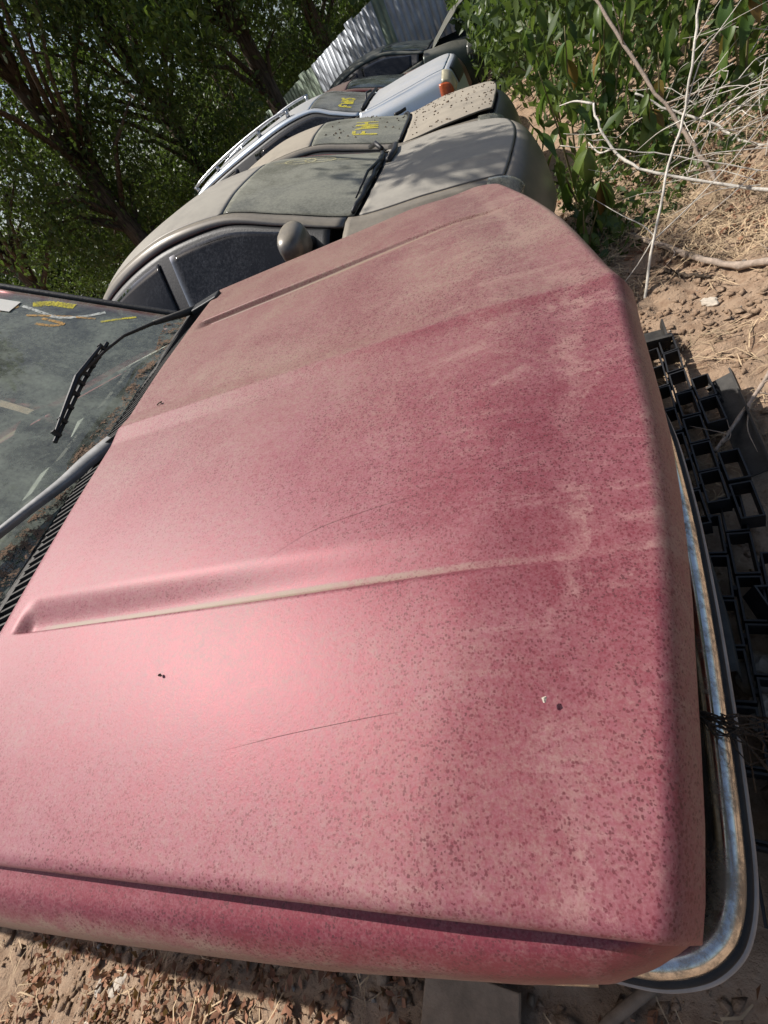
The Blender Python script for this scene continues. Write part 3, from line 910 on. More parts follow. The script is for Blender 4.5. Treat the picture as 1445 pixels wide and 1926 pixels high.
RED_ST = [
    (-0.17, 0.0, [(0, 1.085), (.35, 1.083), (.752, 1.060), (.79, 1.035), (.875, .975), (.893, .66), (.87, .27)]),
    (-0.45, 0.0, [(0, 1.285), (.35, 1.283), (.755, 1.255), (.785, 1.235), (.885, .985), (.897, .66), (.87, .27)]),
    (-0.76, 0.0, [(0, 1.500), (.35, 1.495), (.70, 1.470), (.735, 1.435), (.890, .99), (.90, .66), (.87, .27)]),
    (-1.45, 0.0, [(0, 1.52), (.35, 1.515), (.59, 1.48), (.645, 1.435), (.892, 1.0), (.90, .66), (.87, .27)]),
    (-2.25, 0.0, [(0, 1.48), (.35, 1.475), (.57, 1.44), (.63, 1.40), (.892, 1.0), (.90, .66), (.87, .27)]),
    (-2.75, 0.0, [(0, 1.12), (.35, 1.12), (.72, 1.105), (.78, 1.09), (.885, 1.0), (.895, .66), (.87, .27)]),
    (-3.60, 0.05, [(0, 1.06), (.35, 1.06), (.72, 1.045), (.78, 1.03), (.865, .97), (.885, .66), (.86, .28)]),
    (-3.72, 0.08, [(0, .55), (.35, .55), (.70, .55), (.74, .55), (.80, .54), (.82, .46), (.80, .30)]),
]
SR = make_surface(RED_ST)
patch('roof', SR, 2.0, 3.98, -1.985, 1.985, M['red_side'], red, 20, 26)
patch('rear_window', SR, 4.02, 4.95, -1.95, 1.95, M['tint'], red, 10, 20, thick=0.004)
patch('trunk_lid', SR, 5.0, 6.0, -1.97, 1.97, M['red_side'], red, 12, 20)
patch('rear_bumper', SR, 6.02, 7.0, -6, 6, M['red_side'], red, 8, 40)
for sg in (-1, 1):
    patch('roof_rail', SR, 2.05, 5.2, sg * 2.02, sg * 2.98, M['red_side'], red, 40, 7)
    patch('side_window', SR, 0.75, 2.85, sg * 3.05, sg * 3.95, M['tint'], red, 22, 8, thick=0.004)
    patch('side_window', SR, 2.95, 3.9, sg * 3.05, sg * 3.95, M['tint'], red, 16, 8, thick=0.004)
    patch('quarter_panel', SR, 3.95, 6.0, sg * 3.0, sg * 6, M['red_side'], red, 22, 16)
    patch('door', SR, 0.92, 2.88, sg * 4.0, sg * 5.95, M['red_side'], red, 22, 14)
    patch('door', SR, 2.91, 3.93, sg * 4.0, sg * 5.95, M['red_side'], red, 16, 14)
    for x in (0.28, -2.85): wheel(red, x, sg * 0.77, 0.31)
mb = MB(); mb.box((-1.6, 0, 0.34), (3.2, 1.6, 0.04)).box((-0.30, 0, 0.72), (0.04, 1.6, 0.62)).box((-2.6, 0, 0.75), (0.04, 1.6, 0.7))
mb.build('cabin_lining', M['seat'], red)
s_ = MB(); s_.box((-2.25, 0, 0.60), (0.5, 1.3, 0.2)).box((-2.48, 0, 0.90), (0.14, 1.3, 0.55)); s_.build('rear_seat', M['seat'], red, bevel=0.04)

SEDAN = [
    (1.25, 0.28, [(0, .46), (.33, .46), (.56, .45), (.62, .44), (.70, .42), (.74, .38), (.73, .24)]),
    (1.215, 0.27, [(0, .68), (.33, .675), (.56, .65), (.63, .635), (.74, .58), (.80, .46), (.79, .22)]),
    (1.12, 0.24, [(0, .820), (.34, .813), (.60, .782), (.66, .765), (.775, .69), (.845, .52), (.83, .22)]),
    (0.76, 0.16, [(0, .930), (.35, .923), (.655, .885), (.715, .867), (.825, .79), (.885, .60), (.85, .22)]),
    (0.40, 0.16, [(0, .998), (.35, .993), (.665, .968), (.735, .953), (.83, .895), (.895, .65), (.86, .2)]),
    (0.02, 0.13, [(0, 1.172), (.34, 1.166), (.612, 1.136), (.675, 1.106), (.835, .915), (.90, .66), (.86, .2)]),
    (-0.33, 0.08, [(0, 1.312), (.31, 1.305), (.545, 1.275), (.612, 1.242), (.835, .925), (.90, .66), (.86, .2)]),
    (-0.80, 0.0, [(0, 1.392), (.31, 1.386), (.545, 1.352), (.618, 1.305), (.84, .935), (.90, .66), (.86, .2)]),
    (-1.35, -0.04, [(0, 1.345), (.31, 1.338), (.53, 1.302), (.60, 1.252), (.84, .955), (.90, .66), (.86, .2)]),
    (-2.02, -0.06, [(0, 1.055), (.33, 1.05), (.58, 1.032), (.655, 1.012), (.82, .965), (.885, .66), (.85, .22)]),
    (-2.55, 0.10, [(0, 1.005), (.34, 1.0), (.57, .98), (.64, .965), (.78, .90), (.84, .62), (.82, .24)]),
    (-2.72, 0.16, [(0, .60), (.33, .60), (.55, .60), (.61, .60), (.72, .58), (.76, .45), (.74, .26)]),
]

# second car: grey-beige sedan right beside the red one
car2, S2 = build_car('dusty_sedan', 'grey beige sedan under thick dust directly beyond the red hood, door mirror in view', SEDAN, M['grey2'], M['wsh_tan'], (-0.02, 2.36, 0.0), yaw=math.radians(-1.0), side=M['grey2_shade'])
side_mirror(car2, (0.075, -0.975, 1.055), -1, M['grey2_shade'], (0.17, 0.235, 0.155))


def on_surface(S, u, v, off=0.006):
    p = S([u], [v])[0, 0]
    du = S([u + 0.05], [v])[0, 0] - S([u - 0.05], [v])[0, 0]; dv = S([u], [v + 0.05])[0, 0] - S([u], [v - 0.05])[0, 0]
    n = np.cross(du, dv); n /= np.linalg.norm(n)
    if n[2] < 0: n = -n
    return p + n * off, n


def strokes(S, root, lines, wid, mat, name='marker_stroke', off=0.0045, n=20):
    for ln in lines:
        pts = [on_surface(S, u, v, off)[0] for u, v in ln]
        ribbon(pts, wid, on_surface(S, *ln[len(ln) // 2])[1], name, mat, root, n)


# loops and scribbles on the second car's windscreen
ell = lambda cu, cv, ru, rv, t0=0, t1=6.6: [(cu + ru * math.cos(t), cv + rv * math.sin(t)) for t in np.linspace(t0, t1, 14)]
strokes(S2, car2, [ell(5.30, 0.60, .26, .22), ell(4.98, 0.62, .26, .2), [(5.75, .58), (5.3, .60), (4.9, .58), (4.5, .60)]], 0.010, M['palemark'], n=40)
strokes(S2, car2, [[(5.5, 1.45), (5.3, 1.55), (5.15, 1.38), (4.95, 1.52), (4.85, 1.36), (4.6, 1.45), (4.35, 1.4)], [(5.4, 1.62), (5.1, 1.60), (4.9, 1.66), (4.7, 1.55)],
                   [(5.3, 1.3), (5.0, 1.28), (4.8, 1.34)]], 0.022, M['redmark'], n=30)
# headlamps and a loose cowl edge on the second car
patch('headlight', S2, 1.35, 2.25, -2.1, -4.6, M['lamp'], car2, 12, 12, off=0.008)
patch('headlight', S2, 1.35, 2.25, 2.1, 4.6, M['lamp'], car2, 12, 12, off=0.008)
mb = MB()
cw = [on_surface(S2, 4.04 + 0.02 * math.sin(k * 2.3), v, 0.012)[0] for k, v in enumerate(np.linspace(-1.9, 1.8, 16))]
mb.tube(cw, 0.012, 6)
mb.build('cowl_seal', M['black'], car2, True)
mb = MB()
q = [on_surface(S2, 4.25, 1.7, 0.03)[0], on_surface(S2, 4.16, 1.3, 0.05)[0], on_surface(S2, 4.05, 0.9, 0.03)[0]]
mb.tube(q, 0.015, 6)
q = [on_surface(S2, 3.86, 1.85, 0.01)[0], on_surface(S2, 3.78, 1.3, 0.022)[0], on_surface(S2, 3.80, 0.6, 0.02)[0], on_surface(S2, 3.88, 0.0, 0.012)[0]]
mb.tube(q, 0.018, 6)
mb.build('torn_cowl_trim', M['black'], car2, True)
w2 = MB(); w2.tube([on_surface(S2, 4.0, 0.2, 0.02)[0], on_surface(S2, 4.12, -0.6, 0.03)[0], on_surface(S2, 4.1, -1.5, 0.02)[0]], [0.012, 0.007, 0.005], 6)
w2.build('wiper', M['black'], car2, True)

# third car: same kind, its hood sprung open, spotted with dirt
car3, S3 = build_car('dusty_sedan', 'pale dusty sedan with hood sprung open and dirt specks, behind the grey beige sedan', SEDAN, M['tan'], M['wsh_tan'], (-0.0, 4.32, -0.09), yaw=math.radians(2.0),
                     hood_open=((0.40, 0, 0.99), math.radians(3.4)), side=M['grey2_shade'])
patch('headlight', S3, 1.45, 2.35, -2.0, -4.7, M['lamp'], car3, 12, 12, off=0.012)
patch('headlight', S3, 1.45, 2.35, 2.0, 4.7, M['lamp'], car3, 12, 12, off=0.012)
mb = MB()
for k in range(150):
    u = random.uniform(2.05, 3.85); v = random.uniform(-1.8, 1.7)
    p, n_ = on_surface(S3, u, v, 0.0)
    dx, dz = p[0] - 0.40, p[2] - 0.99; a_ = math.radians(3.4)
    p = np.array([0.40 + dx * math.cos(a_) - dz * math.sin(a_), p[1], 0.99 + dx * math.sin(a_) + dz * math.cos(a_) + 0.007])
    s_ = random.uniform(0.003, 0.009) * (1.5 if random.random() < 0.2 else 1)
    mb.box(p, (s_ * random.uniform(1, 2), s_, 0.006), np.array(Matrix.Rotation(random.uniform(0, 3), 3, 'Z')))
for k in range(40):
    u = random.uniform(4.1, 5.8); v = random.uniform(-1.7, 1.7)
    p, n_ = on_surface(S3, u, v, 0.004); s_ = random.uniform(0.004, 0.011)
    mb.box(p, (s_ * 1.5, s_, 0.006), np.array(Matrix.Rotation(random.uniform(0, 3), 3, 'Z')))
tag(mb.build('dirt_specks', M['soil'], car3), kind='stuff')
# hand-lettering as strokes: letters in a (0..1) box, x along +v, y towards the roof
LET = {'F': [[(0, 0), (0, 1)], [(0, 1), (.8, 1)], [(0, .55), (.6, .55)]],
       'W': [[(0, 1), (.25, 0)], [(.25, 0), (.5, .7)], [(.5, .7), (.75, 0)], [(.75, 0), (1, 1)]],
       'H': [[(0, 0), (0, 1)], [(.8, 0), (.8, 1)], [(0, .5), (.8, .5)]],
       '5': [[(.8, 1), (.1, 1)], [(.1, 1), (.1, .55)], [(.1, .55), (.6, .6)], [(.6, .6), (.8, .3)], [(.8, .3), (.5, 0)], [(.5, 0), (0, .08)]]}


def lettering(S, root, text, u0, v0, du, dv, wid, mat, slant=0.0):
    for k, ch in enumerate(text):
        for (a, b) in LET[ch]:
            pts = [(u0 + du * q[1] + slant * (k + q[0]), v0 + dv * (k * 1.15 + q[0])) for q in (a, ((a[0] + b[0]) / 2, (a[1] + b[1]) / 2), b)]
            strokes(S, root, [pts], wid, mat, 'painted_letter', n=6)


lettering(S3, car3, 'FWH', 4.55, -1.35, 0.50, 0.36, 0.028, M['yellow'], 0.03)
mb = MB(); mb.tube([on_surface(S3, 4.02, v, 0.012)[0] for v in np.linspace(-1.9, 1.9, 14)], 0.011, 6)
mb.tube([on_surface(S3, 3.98, 1.75, 0.05)[0], on_surface(S3, 4.15, 1.72, 0.03)[0], on_surface(S3, 4.3, 1.55, 0.012)[0]], 0.016, 6)
mb.build('cowl_seal', M['black'], car3, True)

WAGON = [
    (0.99, 0.16, [(0, .48), (.33, .48), (.58, .47), (.66, .46), (.74, .44), (.78, .40), (.76, .26)]),
    (0.96, 0.15, [(0, .80), (.33, .80), (.58, .79), (.66, .78), (.76, .72), (.82, .50), (.80, .24)]),
    (0.88, 0.14, [(0, .955), (.34, .95), (.62, .925), (.68, .905), (.78, .83), (.86, .56), (.84, .24)]),
    (0.40, 0.10, [(0, 1.03), (.35, 1.022), (.68, .99), (.73, .965), (.83, .89), (.885, .62), (.86, .24)]),
    (-0.06, 0.10, [(0, 1.085), (.35, 1.08), (.69, 1.055), (.74, 1.035), (.84, .955), (.90, .66), (.87, .24)]),
    (-0.38, 0.09, [(0, 1.255), (.34, 1.25), (.64, 1.22), (.70, 1.19), (.84, .965), (.90, .68), (.87, .24)]),
    (-0.66, 0.07, [(0, 1.395), (.32, 1.39), (.57, 1.365), (.64, 1.335), (.84, .97), (.90, .68), (.87, .24)]),
    (-1.25, 0.0, [(0, 1.475), (.32, 1.468), (.57, 1.44), (.645, 1.395), (.845, .98), (.90, .68), (.87, .24)]),
    (-2.55, 0.0, [(0, 1.43), (.32, 1.425), (.57, 1.395), (.64, 1.35), (.845, .99), (.90, .68), (.87, .24)]),
    (-3.20, -0.02, [(0, 1.02), (.34, 1.02), (.66, 1.01), (.72, 1.0), (.83, .97), (.88, .68), (.85, .26)]),
    (-3.30, 0.05, [(0, .85), (.34, .85), (.64, .85), (.70, .84), (.80, .82), (.85, .62), (.82, .26)]),
    (-3.36, 0.08, [(0, .50), (.33, .50), (.6, .50), (.66, .5), (.74, .5), (.78, .45), (.76, .28)]),
]
car4, S4 = build_car('silver_wagon', 'silver blue wagon with roof rails and yellow lettering on its windshield', WAGON, M['silver'], M['wsh_grey'], (-0.06, 6.55, 0.0), yaw=math.radians(-1.5), pitch=math.radians(-1.0), pillar_u=7.35)
lettering(S4, car4, 'FWH5', 4.45, -1.55, 0.40, 0.23, 0.034, M['yellow'], 0.02)
for sg in (-1, 1):
    r = empty('roof_rack_rail', parent=car4)
    p = lambda u, v, o: on_surface(S4, u, v, o)[0]
    MB().tube([p(u, sg * 1.72, 0.055 + 0.02 * math.sin((u - 6.5) / 1.5 * math.pi)) for u in np.linspace(6.55, 8.0, 14)], 0.016, 8).build('rail_bar', M['steel'], r, True)
    for u in (6.6, 7.15, 7.65, 7.98):
        MB().tube([p(u, sg * 1.72, 0.0), p(u - 0.01, sg * 1.72, 0.06)], [0.028, 0.02], 8).build('rail_foot', M['steel'], r, True)
patch('headlight', S4, 0.85, 2.05, -2.35, -3.9, M['lampy'], car4, 12, 10, off=0.012)
patch('headlight', S4, 0.9, 2.08, 2.0, 4.4, M['lampy'], car4, 12, 10, off=0.012)
patch('turn_signal', S4, 1.2, 2.15, -3.93, -4.6, M['amber'], car4, 10, 8, off=0.014)
patch('grille', S4, 0.8, 1.75, -1.8, 1.8, M['black'], car4, 8, 20, off=0.006)
mb = MB(); mb.tube([on_surface(S4, 4.02, v, 0.02)[0] for v in np.linspace(-1.9, 1.9, 14)], 0.02, 6)
mb.tube([on_surface(S4, 4.05, -1.2, 0.03)[0], on_surface(S4, 4.25, 0.0, 0.03)[0], on_surface(S4, 4.2, 1.0, 0.02)[0]], 0.012, 6)
mb.build('wiper', M['black'], car4, True)

car5, S5 = build_car('maroon_sedan', 'dark red sedan squeezed between the silver wagon and the green sedan', SEDAN, M['maroon'], M['wsh_dark'], (-0.30, 8.35, -0.02), yaw=math.radians(1))
car6, S6 = build_car('green_sedan', 'dark green sedan with raised hood against the metal fence, last of the row', SEDAN, M['darkgreen'], M['wsh_dark'], (0.16, 10.0, 0.05), yaw=math.radians(-2),
                     hood_open=((0.42, 0, 1.0), math.radians(38)))
for c_, S_ in ((car5, S5), (car6, S6)):
    patch('headlight', S_, 1.35, 2.25, -2.1, -4.6, M['lamp'], c_, 12, 12, off=0.008)

# ------------------------------------------------------------------ fence
fa = np.array([1.6, 11.4]); fb = np.array([-5.2, 17.5])
nfen = 26
fd = fb - fa; flen = np.linalg.norm(fd); fd /= flen
fn = np.array([fd[1], -fd[0]])
if fn[1] > 0: fn = -fn
fence = empty('metal_fence', (fa[0], fa[1], 0))
tag(fence, 'corrugated grey metal fence with pale green patches behind the row', 'fence')
pw = flen / nfen
for k in range(nfen):
    t = k / nfen
    top = 2.22 - 0.52 * t + (0.06 if k % 7 == 3 else 0.0)
    mb = MB()
    prof = [(0.0, 0.0), (0.118, 0.0), (0.122, -0.045), (0.156, -0.045), (0.16, 0.0), (0.278, 0.0), (0.282, -0.045), (0.316, -0.045), (0.32, 0.0)]
    s_ = pw / 0.32
    rows = []
    for a, b in prof:
        q = fd * (k * pw + a * s_ * 0.995) + fn * b
        rows.append([(q[0], q[1], -0.1), (q[0], q[1], top)])
    green = (k > 15) or k in (7,)
    o = surf('fence_panel', np.array(rows), M['fencegreen'] if green else M['fence'], fence, thick=0.002, smooth=False)

# ------------------------------------------------------------------ foliage helpers
def leaves_mesh(name, C, size, mat, parent=None, elong=2.2, droop=0.3, seed=0, dirn=None):
    """C: (n,3) centres; each leaf is a folded pair of triangles-quads"""
    r = np.random.default_rng(seed); n = len(C)
    if dirn is None:
        d = r.normal(size=(n, 3)); d[:, 2] -= droop
    else:
        d = dirn + r.normal(size=(n, 3)) * 0.35
    d /= np.linalg.norm(d, axis=1)[:, None]
    s = np.cross(d, r.normal(size=(n, 3))); s /= np.linalg.norm(s, axis=1)[:, None]
    nr = np.cross(d, s)
    L = size * (0.45 + 1.1 * r.random(n)**1.6)[:, None]; Wd = L / elong / 2
    v = np.stack([C - d * L * 0.5, C + s * Wd - d * L * 0.05 + nr * Wd * 0.3, C + d * L * 0.5, C - s * Wd - d * L * 0.05 + nr * Wd * 0.3], 1)
    f = np.arange(n * 4).reshape(n, 4)
    f3 = np.concatenate([f[:, [0, 1, 2]], f[:, [0, 2, 3]]])
    o = mesh(name, v.reshape(-1, 3), f3, mat, parent)
    at = o.data.attributes.new('tint', 'FLOAT', 'POINT')
    at.data.foreach_set('value', np.repeat(r.uniform(0, 0.999, n), 4).astype(np.float32))
    return o


def tree(label, base, height, crown, nleaf, leaf, seed, lean=(0, 0), bare=0.0, trunk_r=0.17, clumps=90, low=0.12, mat='leafT', extra=None, spread=0.33, droop=0.6):
    r = np.random.default_rng(seed)
    root = empty('tree', base)
    tag(root, label, 'tree', 'trees behind the cars')
    top = np.array([lean[0], lean[1], height * 0.86])
    tr = [np.array([0, 0, -0.25])] + [top * t + np.array([0.12 * math.sin(3 * t + seed), 0.12 * math.cos(4 * t + seed), 0]) * (t > 0) for t in (0.0, 0.15, 0.32, 0.5, 0.7, 0.88, 1.0)]
    mbt = MB(); mbt.tube(tr, [trunk_r * 1.4, trunk_r * 1.25, trunk_r, trunk_r * 0.85, trunk_r * 0.7, trunk_r * 0.5, trunk_r * 0.3, trunk_r * 0.12], 12)
    trunk = mbt.build('trunk', M['bark'], root, True)
    cc = []
    for k in range(clumps):
        while True:
            p = r.uniform(-1, 1, 3)
            if np.dot(p, p) < 1 and np.dot(p, p) > 0.12: break
        z = height * (low + (1 - low) * (p[2] * 0.5 + 0.5))
        wdt = math.sin(math.pi * min(0.97, max(0.06, 0.12 + 0.85 * (p[2] * 0.5 + 0.5))))**0.6
        if bare:
            tc = np.array([0.964 - base[0], -0.865 - base[1]]); tc /= np.linalg.norm(tc)
            q = np.array([p[0], p[1]]) * crown * wdt
            if q @ tc > -0.3 and abs(q[0] * tc[1] - q[1] * tc[0]) < bare and z < 5.5: continue
        cc.append((p[0] * crown * wdt + lean[0] * z / height, p[1] * crown * wdt + lean[1] * z / height, z))
    if extra: cc += list(extra)
    cc = np.array(cc)
    # limbs to a share of the clumps
    mbl = MB()
    for c in cc[:: max(1, len(cc) // 26)]:
        t = np.clip(c[2] / height * 0.75, 0.12, 0.9); a = top * t
        m_ = (a + c) / 2 + np.array([0, 0, 0.25])
        rr = trunk_r * 0.32
        mbl.tube([a, m_, c], [rr, rr * 0.6, rr * 0.2], 6)
    mbl.build('limbs', M['bark'], root, True)
    idx = r.integers(0, len(cc), nleaf)
    sig = r.uniform(0.55, 1.25, len(cc)) * spread
    off = r.normal(size=(nleaf, 3)) * sig[idx][:, None] * np.array([1, 1, 0.85])
    C_ = cc[idx] + off
    C_[:, 2] = np.maximum(C_[:, 2], 0.15)
    leaves_mesh('crown', C_, leaf, M[mat], root, 2.2, droop, seed)
    return root


def dirpos(az, dist):
    a = math.radians(az)
    return (0.964 + dist * math.cos(a), -0.865 + dist * math.sin(a), 0.0)


tree('large tree with a thick bare dark trunk at the left edge', dirpos(124.3, 12.5), 8.0, 2.6, 30000, 0.105, 3, lean=(-0.1, 0.1), trunk_r=0.20, clumps=150, bare=0.55)
tree('leafy tree left of the thick dark trunk', dirpos(135, 13.0), 7.5, 2.6, 18000, 0.11, 4, clumps=100, low=0.02)
tree('dense tree right of the thick dark trunk', dirpos(116, 13.5), 8.0, 2.5, 34000, 0.105, 5, clumps=120, low=0.0)
tree('tree with a short visible trunk behind the wagon roof rails', dirpos(107, 14.5), 8.5, 2.1, 28000, 0.105, 6, trunk_r=0.22, clumps=100, low=0.24, bare=0.4)
tree('tall shaded tree rising behind the left end of the metal fence', dirpos(101, 20.5), 9.5, 3.0, 42000, 0.10, 7, trunk_r=0.26, clumps=120, low=0.05)
tree('distant tree filling the gap behind the leftmost trunk', dirpos(128, 20.0), 9.0, 3.6, 40000, 0.12, 8, clumps=110, low=0.0)
tree('distant tree behind the dense middle tree', dirpos(110, 21.0), 10.0, 3.8, 40000, 0.12, 9, clumps=110, low=0.0)
tree('distant tree behind the right part of the fence', dirpos(93, 22.0), 8.0, 3.5, 26000, 0.12, 10, clumps=80, low=0.0)
# the tree whose limb hangs over the row and shades the second car's hood
rt = np.random.default_rng(31)
base = np.array([-7.6, 5.9, 0.0])
ex = [tuple(np.array([-1.47, 2.60, 4.6]) - base + rt.normal(size=3) * (0.15, 0.16, 0.10)) for _ in range(7)]
ot = tree('tree reaching over the row from behind the cars', tuple(base), 6.0, 1.3, 9000, 0.085, 12, clumps=34, low=0.5, mat='leafN', spread=0.30)
c0 = np.array(ex)
ix = rt.integers(0, len(c0), 760)
leaves_mesh('limb_foliage', c0[ix] + rt.normal(size=(760, 3)) * (0.14, 0.12, 0.10), 0.12, M['leafN'], ot, 2.6, 0.6, 45)
mb = MB(); mb.tube(spl([(0, 0, 3.2), (1.6, -0.6, 4.3), (3.6, -1.6, 4.9), (5.3, -2.6, 4.75), (6.2, -3.2, 4.55)], 24), np.linspace(0.09, 0.012, 24), 8)
mb.build('long_limb', M['bark'], ot, True)
# the tree over the open side of the row: it closes the sky overhead and shows in the glass and chrome
tree('tree spreading its crown overhead, mirrored in the red car windshield', (4.6, -2.6, 0.0), 8.6, 3.1, 30000, 0.10, 14, lean=(-3.3, 3.6), clumps=100, low=0.58, trunk_r=0.2, spread=0.36)
# closed wood behind everything
rw = np.random.default_rng(61); nwd = 60000
az = np.radians(rw.uniform(80, 152, nwd)); dd = rw.uniform(25, 31, nwd)
wx, wy = 0.964 + dd * np.cos(az), -0.865 + dd * np.sin(az)
hz_ = 2.6 + 2.2 * (fbm(az * 14, dd * 0.3, 3, 6) + 0.4)
o = leaves_mesh('far_wood', np.stack([wx, wy, hz_ * rw.uniform(0.0, 1.0, nwd)], 1), 0.34, M['leafT'], None, 1.8, 0.5, 62)
tag(o, 'closed dark wood far behind the trees', None, kind='stuff')

# hanging leafy branch seen at the top edge
hb = empty('hanging_branch', (-1.6, 4.6, 3.2))
HB = np.array([-2.9, 10.2, 3.6]); hb.location = HB
tag(hb, 'bright leafy branch hanging in from the top edge', 'branch')
c0 = []
for k in range(16):
    az = math.radians(random.uniform(103.5, 115)); el = math.radians(random.uniform(8.0, 13)); d_ = random.uniform(10.5, 12.5)
    if el > math.radians(9) or az > math.radians(108):
        c0.append((0.964 + d_ * math.cos(el) * math.cos(az) - HB[0], -0.865 + d_ * math.cos(el) * math.sin(az) - HB[1], 1.434 + d_ * math.sin(el) - HB[2]))
c0 = np.array(c0)
mb = MB()
for c in c0: mb.tube([(-1.6, 0.6, 1.2), (c * 0.5 + np.array([-0.5, 0.3, 0.5])), c], [0.03, 0.015, 0.005], 5)
mb.tube([(-4.0, 0.0, 1.4), (-2.8, 0.4, 1.6), (-1.6, 0.6, 1.2)], [0.06, 0.05, 0.03], 6)
mb.build('twigs', M['bark'], hb, True)
ix = RNG.integers(0, len(c0), 2600)
leaves_mesh('foliage', c0[ix] + RNG.normal(size=(2600, 3)) * (0.26, 0.26, 0.26), 0.12, M['leafN'], hb, 2.4, 0.9, 44)

# ------------------------------------------------------------------ shrubs and weeds on the right
def leaf_blade(name, L, Wd, curl, seed):
    r = np.random.default_rng(seed)
    nu, nv = 9, 5
    P_ = np.zeros((nu, nv, 3))
    for i in range(nu):
        t = i / (nu - 1)
        w = Wd * (math.sin(math.pi * t**0.75)**0.9) / 2 + 0.0015
        for j in range(nv):
            s = (j - 2) / 2
            P_[i, j] = (t * L * (1 - 0.25 * curl * t), s * w, -curl * L * 0.35 * t * t + 0.35 * abs(s) * w + 0.06 * Wd * math.sin(5 * t + seed) * s)
    f = grid_faces(nu, nv)
    me = bpy.data.meshes.new(name)
    me.from_pydata([tuple(p) for p in P_.reshape(-1, 3)], [], [tuple(map(int, q)) for q in f]); me.update()
    me.polygons.foreach_set('use_smooth', np.ones(len(me.polygons), dtype=bool))
    return me


BL = [leaf_blade('leaf', 0.20, 0.062, 0.5, 1), leaf_blade('leaf', 0.24, 0.075, 0.9, 2), leaf_blade('leaf', 0.16, 0.055, 0.3, 3), leaf_blade('leaf', 0.27, 0.070, 1.2, 4)]
for me in BL: me.materials.append(M['leafB'])
BLY = [m_.copy() for m_ in BL[:2]]
for me in BLY: me.materials.clear(); me.materials.append(M['leafY'])


def weed(label, x, y, h, nl, seed, lean=(0, 0), dead=0.05, scale=1.0):
    r = random.Random(seed)
    z0 = gz(x, y)
    root = empty('broadleaf_weed', (x, y, z0))
    tag(root, label, 'plant', 'broadleaf weeds')
    nst = max(2, nl // 9)
    stems = []
    for k in range(nst):
        a = r.uniform(0, 6.28); sp = r.uniform(0.05, 0.28) * h
        top = np.array([lean[0] + math.cos(a) * sp, lean[1] + math.sin(a) * sp, h * r.uniform(0.7, 1.05)])
        mid = top * 0.5 + np.array([0, 0, 0.08 * h])
        stems.append(spl([np.array([0, 0, -0.03]), mid, top], 12))
    mb = MB()
    for s in stems: mb.tube(s, np.linspace(0.008, 0.003, 12), 6)
    mb.build('stem', M['stem'], root, True)
    for k in range(nl):
        s = stems[k % nst]; t = r.uniform(0.25, 1.0)
        p = s[int(t * 11)]
        me = r.choice(BLY) if r.random() < dead else r.choice(BL)
        o = link('leaf', me, root)
        o.location = p
        o.rotation_euler = (r.uniform(-0.5, 0.5), r.uniform(0.5, 1.35), r.uniform(0, 6.28))
        q = scale * r.uniform(0.7, 1.15); o.scale = (q, q, q)
    return root


weed('tall weed with hanging leaves in front of the sprung hood headlight', 1.42, 3.05, 1.02, 30, 1, (-0.10, -0.35))
weed('leafy weed right at the nose of the grey beige sedan', 1.42, 2.35, 0.62, 22, 2, (-0.12, -0.05))
weed('weed with yellowing leaves in the shade under the curved white stalk', 1.95, 3.1, 0.75, 26, 3, (0, -0.2), 0.22)
weed('weed right of the sprung hood, behind the hanging leaves', 1.75, 3.75, 1.15, 30, 4, (0.05, -0.2), 0.04)
weed('tall weed in the middle of the thicket under the brown stalk', 2.3, 3.9, 1.15, 28, 5, (0.0, -0.2), 0.08)
weed('weed at the right edge of the thicket, top corner', 3.05, 4.1, 1.05, 26, 6, (0.1, -0.3), 0.08)
weed('low weed with oval leaves at the red hood corner', 1.28, 2.10, 0.34, 16, 7, (0.05, -0.05), 0.0, 0.62)
weed('bright weed next to the dark green sedan nose', 1.60, 4.9, 1.25, 28, 8, (-0.15, -0.2), 0.02)
weed('weed behind the crossing dry stalks at the right', 2.75, 3.25, 0.8, 24, 9, (0, -0.1), 0.1)
weed('broad dark weed under the top of the upright white stalk', 2.45, 3.2, 0.85, 28, 11, (-0.05, -0.2), 0.06, 1.1)
weed('weed crowding the right edge above the grey dry branch', 3.1, 3.0, 0.8, 26, 12, (0, -0.2), 0.06, 1.05)
weed('pale weed at the far right behind the grey dry stalk', 3.5, 3.4, 0.75, 20, 10, (0, 0), 0.1)

r_ = np.random.default_rng(5)
n_ = 32000
cx = r_.uniform(0.9, 6.8, n_); cyy = r_.uniform(2.6, 11.5, n_)
hh = 0.25 + 1.0 * smoothstep(2.8, 4.6, cyy) + 0.9 * fbm(cx * 1.1, cyy * 1.1, 3, 8)
ok = (cyy > 3.5 - 0.25 * (cx - 1.2) + 0.8 * fbm(cx * 1.7, cyy * 1.7, 2, 14)) & (cx > 1.50 - 0.10 * (cyy - 4))
cz = ground_z(cx, cyy) + np.maximum(0.05, hh) * r_.uniform(0.05, 1.0, n_)**0.7
o = leaves_mesh('undergrowth', np.stack([cx, cyy, cz], 1)[ok], 0.14, M['leafD'], None, 2.6, 1.2, 15)
tag(o, 'dense green undergrowth behind the weeds', None, kind='stuff')
n_ = 5000
cx = r_.uniform(1.3, 3.6, n_); cyy = r_.uniform(1.75, 3.8, n_)
ok = cyy > 2.1 + 0.55 * np.maximum(0, cx - 1.55) + 0.3 * fbm(cx * 3, cyy * 3, 2, 4)
cz = ground_z(cx, cyy) + r_.uniform(0.0, 0.16, n_)
o = leaves_mesh('ground_cover', np.stack([cx, cyy, cz], 1)[ok], 0.055, M['leafD'], None, 2.2, 0.5, 16)
tag(o, 'small green ground cover at the foot of the weeds', None, kind='stuff')

